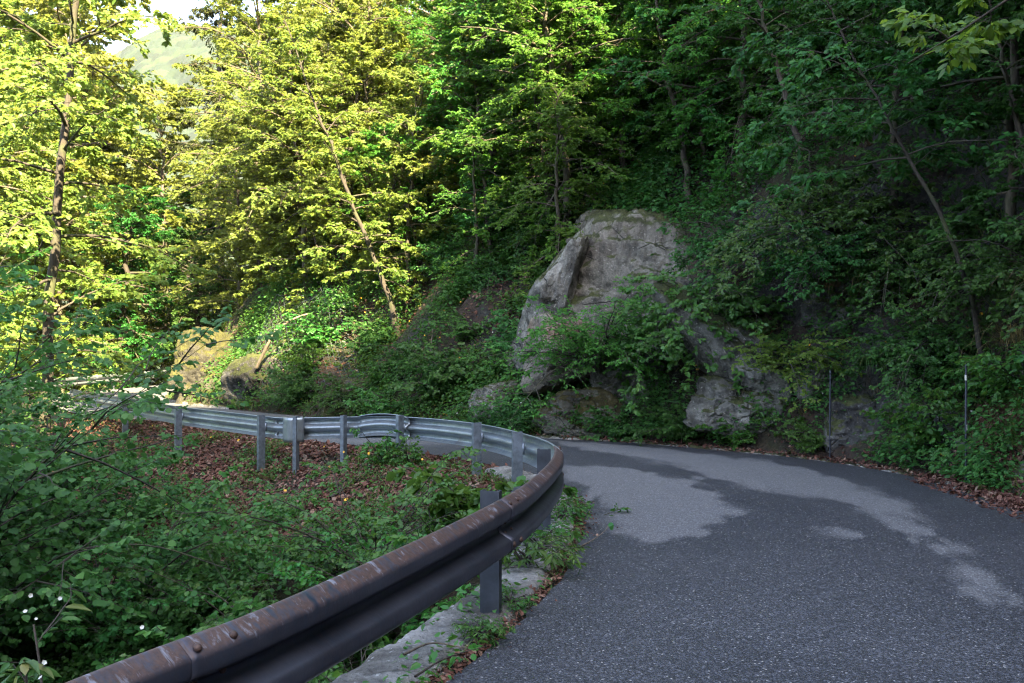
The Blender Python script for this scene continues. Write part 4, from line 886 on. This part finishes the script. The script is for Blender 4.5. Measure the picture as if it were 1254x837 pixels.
# ------------------------------------------------------------------ thin poles
for x, y, h, l in [(4.42, 12.35, 1.22, 'thin dark pole at the kerb in front of the dark hollow'), (4.98, 9.75, 1.36, 'thin dark pole with pale bands standing in the leaf drift')]:
    p = thing('marker_pole', l, 'pole', (x, y, 0)); P = np.array([[(x, y, -.1), (x+.004, y, h*.5), (x+.012, y, h)]])-np.array([x, y, 0])
    V, F = tubes(P, np.array([[.013, .013, .012]]), 8); mesh('shaft', V, F, M['rail_brown'], p, True)
    V, F = tubes(np.array([[(.012, 0, h-.01), (.012, 0, h+.03)]]), np.array([[.016, .013]]), 8); mesh('cap', V, F, M['post_dark'], p, True)
    if x > 4.9:
        for zz in (h*.5, h*.9):
            V, F = tubes(np.array([[(.008, 0, zz-.03), (.008, 0, zz+.03)]]), np.array([[.0135, .0135]]), 8); mesh('band', V, F, M['flower_w'], p, True)
# ------------------------------------------------------------------ far mountain
gx2 = np.linspace(-270, 0, 330); gy2 = np.linspace(190, 480, 300); X2, Y2 = np.meshgrid(gx2, gy2); x2, y2 = X2.ravel(), Y2.ravel()
z2 = -30+170*sstep(190, 440, y2+.25*(x2+150))+42*n2(x2, y2, .008, 2, 1.)*sstep(190, 330, y2)
cell = 7.; ys = y2*2.4; cx, cy = np.floor(x2/cell), np.floor(ys/cell); bestd = np.full(len(x2), 9.); tone = np.zeros(len(x2))
def h2(a, b, k): return np.modf(np.abs(np.sin(a*12.9898+b*78.233+k*37.7)*43758.5453))[0]
for dx in (-1, 0, 1):
    for dy in (-1, 0, 1):
        qx, qy = cx+dx+h2(cx+dx, cy+dy, 1), cy+dy+h2(cx+dx, cy+dy, 2); dd = np.hypot(x2/cell-qx, ys/cell-qy)/(.6+.5*h2(cx+dx, cy+dy, 3)); tone = np.where(dd < bestd, h2(cx+dx, cy+dy, 5), tone); bestd = np.minimum(bestd, dd)
z2 += 5.5*np.sqrt(np.clip(1-bestd**2, 0, 1))+.8*n2(x2, y2, .5, 3, 4.)
idx = np.arange(X2.size).reshape(X2.shape); F = np.stack([idx[:-1, :-1], idx[:-1, 1:], idx[1:, 1:], idx[1:, :-1]], -1).reshape(-1, 4)
m = NT('far_forest'); o = m.obj(); M['far'] = m.done(m.bsdf(Base_Color=m.mix(m.math('MULTIPLY', m.noise(.5, 4, .7, o), .5), m.ramp(m.attr('tone'), [(0, (.003, .009, .008)), (.5, (.008, .02, .012)), (1, (.022, .038, .016))]), (.016, .028, .014)), Roughness=.9))
tag(mesh('mountain', np.stack([x2, y2, z2], 1), F, M['far'], vattr={'tone': tone}), kind='structure')

# ------------------------------------------------------------------ dead wood
def stick(pts, r0, label, name='twig', mat='barkpale', leaf=None, cat='twig'):
    P = catmull(np.array(pts, float), 6); c = P[0].copy(); V, F = tubes((P-c)[None], (r0*(1-.7*np.linspace(0, 1, len(P))))[None], 5)
    if leaf is None:
        o = mesh(name, V, F, M[mat], None, True); o.location = c
        return tag(o, label, cat)
    root = thing(name, label, cat, c); mesh('stem', V, F, M[mat], root, True)
    for k, (p, d, s) in enumerate(leaf):
        V, F = leaves(np.array([np.array(p)-c]), np.array([d], float), np.array([[.1, -.5, .8]]), np.array([s]), 'round'); mesh('leaf', V, F, M['hazel'], root, attr={'tint': np.array([.4, .5])})
    return root
zr_ = .03
stick([(.5, 6.75, .02), (.62, 6.95, .03), (.74, 7.15, .06), (.8, 7.3, .1)], .006, 'fallen twig with a curled green leaf lying on the asphalt beside the bend', leaf=[((.8, 7.3, .1), (.3, .1, -.6), .07), ((.78, 7.25, .09), (.6, -.2, .2), .05)])
stick([(-.5, 4.1, .11), (-.38, 4.2, .13), (-.22, 4.22, .10)], .007, 'pale dry twig lying on the concrete kerb near the bottom of the photo')
stick([(-.42, 3.85, .1), (-.3, 4.02, .12), (-.12, 4.25, .1)], .006, 'dark dry twig beside the asphalt edge at the bottom of the photo', mat='barkdark')
stick([(-3.0, 4.6, -.9), (-2.4, 4.8, -.5), (-1.7, 4.9, -.25), (-1.1, 5.1, .0)], .012, 'long bare twig arching out of the gully behind the brown beam', mat='barkpale')
stick([(-2.6, 4.3, -.9), (-2.1, 4.2, -.3), (-1.8, 4.2, -.1), (-1.5, 4.3, .05)], .008, 'short bare twig poking up behind the brown beam near its bolted joint', mat='barkpale')
stick([(-5.0, 8.8, -.9), (-4.2, 8.4, -.4), (-3.4, 8.3, -.3), (-2.6, 8.2, -.5)], .014, 'dead grey branch lying across the gully left of the leaf litter', mat='barkdark')
stick([(-2.35, 11.5, -.38), (-2.2, 11.8, -.28), (-2.05, 12.0, -.1)], .022, 'short dark dead branch stub in the leaf litter below the grey beam', mat='barkdark', name='branch', cat='branch')
stick([(-6.6, 22.9, 1.1), (-6.1, 22.8, 2.0), (-5.6, 23.0, 2.4), (-5.0, 23.4, 2.6)], .05, 'pale dead branch curving over the wire-netted rock', name='branch', cat='branch')
stick([(-1.9, 18.3, .5), (-1.75, 18.6, 1.2), (-1.7, 19, 2.0)], .03, 'bare upright dead stem on the bank left of the boulder', name='branch', cat='branch')
# ------------------------------------------------------------------ rockfall netting draped over the rock right of the mossy pillar
nu, nv = 46, 26; A = np.array([-8.0, 24.2]); B = np.array([-3.6, 20.6])
U, Vv = np.meshgrid(np.linspace(0, 1, nu), np.linspace(0, 1, nv))
xx = A[0]+(B[0]-A[0])*U+.62*Vv*1.6; yy = A[1]+(B[1]-A[1])*U+.75*Vv*1.6
zz = np.maximum(height(xx.ravel(), yy.ravel()), 0).reshape(xx.shape)+.16+.05*n2(xx.ravel()*1., yy.ravel()*1., 1.1).reshape(xx.shape)
rk0 = np.exp(-(((xx+6.0)/1.5)**2+((yy-24.0)/1.3)**2)); zz += .5*rk0
G = np.stack([xx, yy, zz], -1); ps = []
for k in range(-nv, nu, 1):
    for sgn in (1, -1):
        pass
segs = []
for j in range(nv-1):
    for i in range(nu-1):
        if (i+j) % 2 == 0: segs += [(G[j, i], G[j+1, i+1])]
        else: segs += [(G[j, i+1], G[j+1, i])]
S = np.array(segs); V, F = tubes(S, np.full((len(S), 2), .0035), 3)
tag(mesh('wire_net', V, F, M['post_zinc']), 'thin grey wire net draped over the earthy rock right of the mossy pillar', 'netting')
# hanging tufts of dry grass on the ledges
for x, y, z, l in [(4.6, 12.85, 2.45, 'tuft of pale dry grass hanging over the dim rock, right of the airy yellowish bush'), (5.1, 12.5, 2.4, 'smaller dry grass tuft hanging in the dark right of the palest tuft'), (3.9, 14.1, 1.75, 'yellowish grass tuft on top of the wide pale rock ledge'), (4.85, 11.9, 1.35, 'grass tuft hanging down into the dark hollow between the two poles'), (5.75, 9.5, 2.2, 'long grass tuft drooping from the bank at the right edge'), (5.65, 10.0, 1.6, 'green and tan grass tuft lower on the bank at the right edge')]:
    r_ = thing('grass_tuft', l, 'grass tuft', (x, y, z)); blades('blades', (np.array([0.]), np.array([0.]), np.array([0.])), 170, .62, M['drygrass'] if z > 1.5 else M['grass'], int(x*100), w=.0045, bend=1.25, kind=None, spread=.07, parent=r_, out=(.2, 1.2))

dk = hilltree(75, 8.5, (-.4, -.4), 2.9, 'dark', 60, .11, MM, u0=.12, tr=.2, bark='barkdark')
for x, y, s_, l in [(-16.1, 36.3, 1., 'dark green tree with a thick black trunk behind the far guardrail'), (-14.6, 41.5, 1.15, 'dark tree in the hollow where the far road disappears behind the mossy pillar'), (-12.4, 35.2, .7, 'small dark tree overhanging the far road just behind the mossy pillar')]: place(dk, USED, x, y, s_, x, l)

L_bk = 'leafy bush low on the bank between the boulder and the wire-netted rock'; g_bk = 'bushes on the bank left of the boulder'
for i, st in enumerate(np.arange(12.6, 16.6, .21)):
    x, y = onslope(st, [.7, 1.6, 2.6, 3.4][i % 4]+rs.uniform(-.3, .3)); place([hs1, rb[0], rb[1]][i % 3], USED, x, y, rs.uniform(1., 1.8) if i % 3 else rs.uniform(.8, 1.2), rs.uniform(-.5, .5), L_bk, g_bk)
# ------------------------------------------------------------------ air
v, f = boxq((-40, 130, 85), (420, 420, 150))
hz = mesh('haze', v, f, bpy.data.materials.new('haze')); tag(hz, kind='stuff')
hm = hz.data.materials[0]; hm.use_nodes = True; hm.node_tree.nodes.clear()
ho = hm.node_tree.nodes.new('ShaderNodeOutputMaterial'); pv = hm.node_tree.nodes.new('ShaderNodeVolumePrincipled')
pv.inputs['Color'].default_value = (.9, .94, 1, 1); pv.inputs['Density'].default_value = .0001; pv.inputs['Anisotropy'].default_value = .2
hm.node_tree.links.new(pv.outputs[0], ho.inputs['Volume'])
# ------------------------------------------------------------------ light
SUN_EL = 42.
SD = Vector((.39, -.92, 0)).normalized()          # horizontal direction towards the sun: over the right shoulder
sd = Vector((SD.x*math.cos(R(SUN_EL)), SD.y*math.cos(R(SUN_EL)), math.sin(R(SUN_EL))))
sun = bpy.data.lights.new('sun', 'SUN'); sun.energy = 5; sun.angle = R(.5); sun.color = (1, .82, .48)
so = bpy.data.objects.new('sun', sun); C.objects.link(so); so.rotation_euler = sd.to_track_quat('Z', 'Y').to_euler()
wd = bpy.data.worlds.new('World'); bpy.context.scene.world = wd; wd.use_nodes = True
nt = wd.node_tree; nt.nodes.clear()
sk = nt.nodes.new('ShaderNodeTexSky'); sk.sky_type = 'NISHITA'; sk.sun_disc = False; sk.sun_elevation = R(SUN_EL)
sk.sun_rotation = math.atan2(SD.x, SD.y); sk.air_density = 1.; sk.dust_density = 1.5; sk.ozone_density = 1.
bg = nt.nodes.new('ShaderNodeBackground'); bg.inputs[1].default_value = .078
ow = nt.nodes.new('ShaderNodeOutputWorld'); hs = nt.nodes.new('ShaderNodeHueSaturation'); hs.inputs['Saturation'].default_value = .8; nt.links.new(sk.outputs[0], hs.inputs['Color']); nt.links.new(hs.outputs[0], bg.inputs[0]); nt.links.new(bg.outputs[0], ow.inputs[0])
sc = bpy.context.scene
sc.view_settings.view_transform = 'Standard'; sc.view_settings.look = 'None'; sc.view_settings.gamma = 1; sc.view_settings.exposure = 3.72
sc.render.engine = 'CYCLES'; cy = sc.cycles
cy.max_bounces = 6; cy.diffuse_bounces = 2; cy.glossy_bounces = 2; cy.transmission_bounces = 4; cy.transparent_max_bounces = 4; cy.caustics_reflective = False; cy.caustics_refractive = False
cy.use_adaptive_sampling = True; cy.adaptive_threshold = .01; cy.use_denoising = True; cy.filter_width = 1.25; cy.use_light_tree = False; cy.sample_clamp_indirect = 8
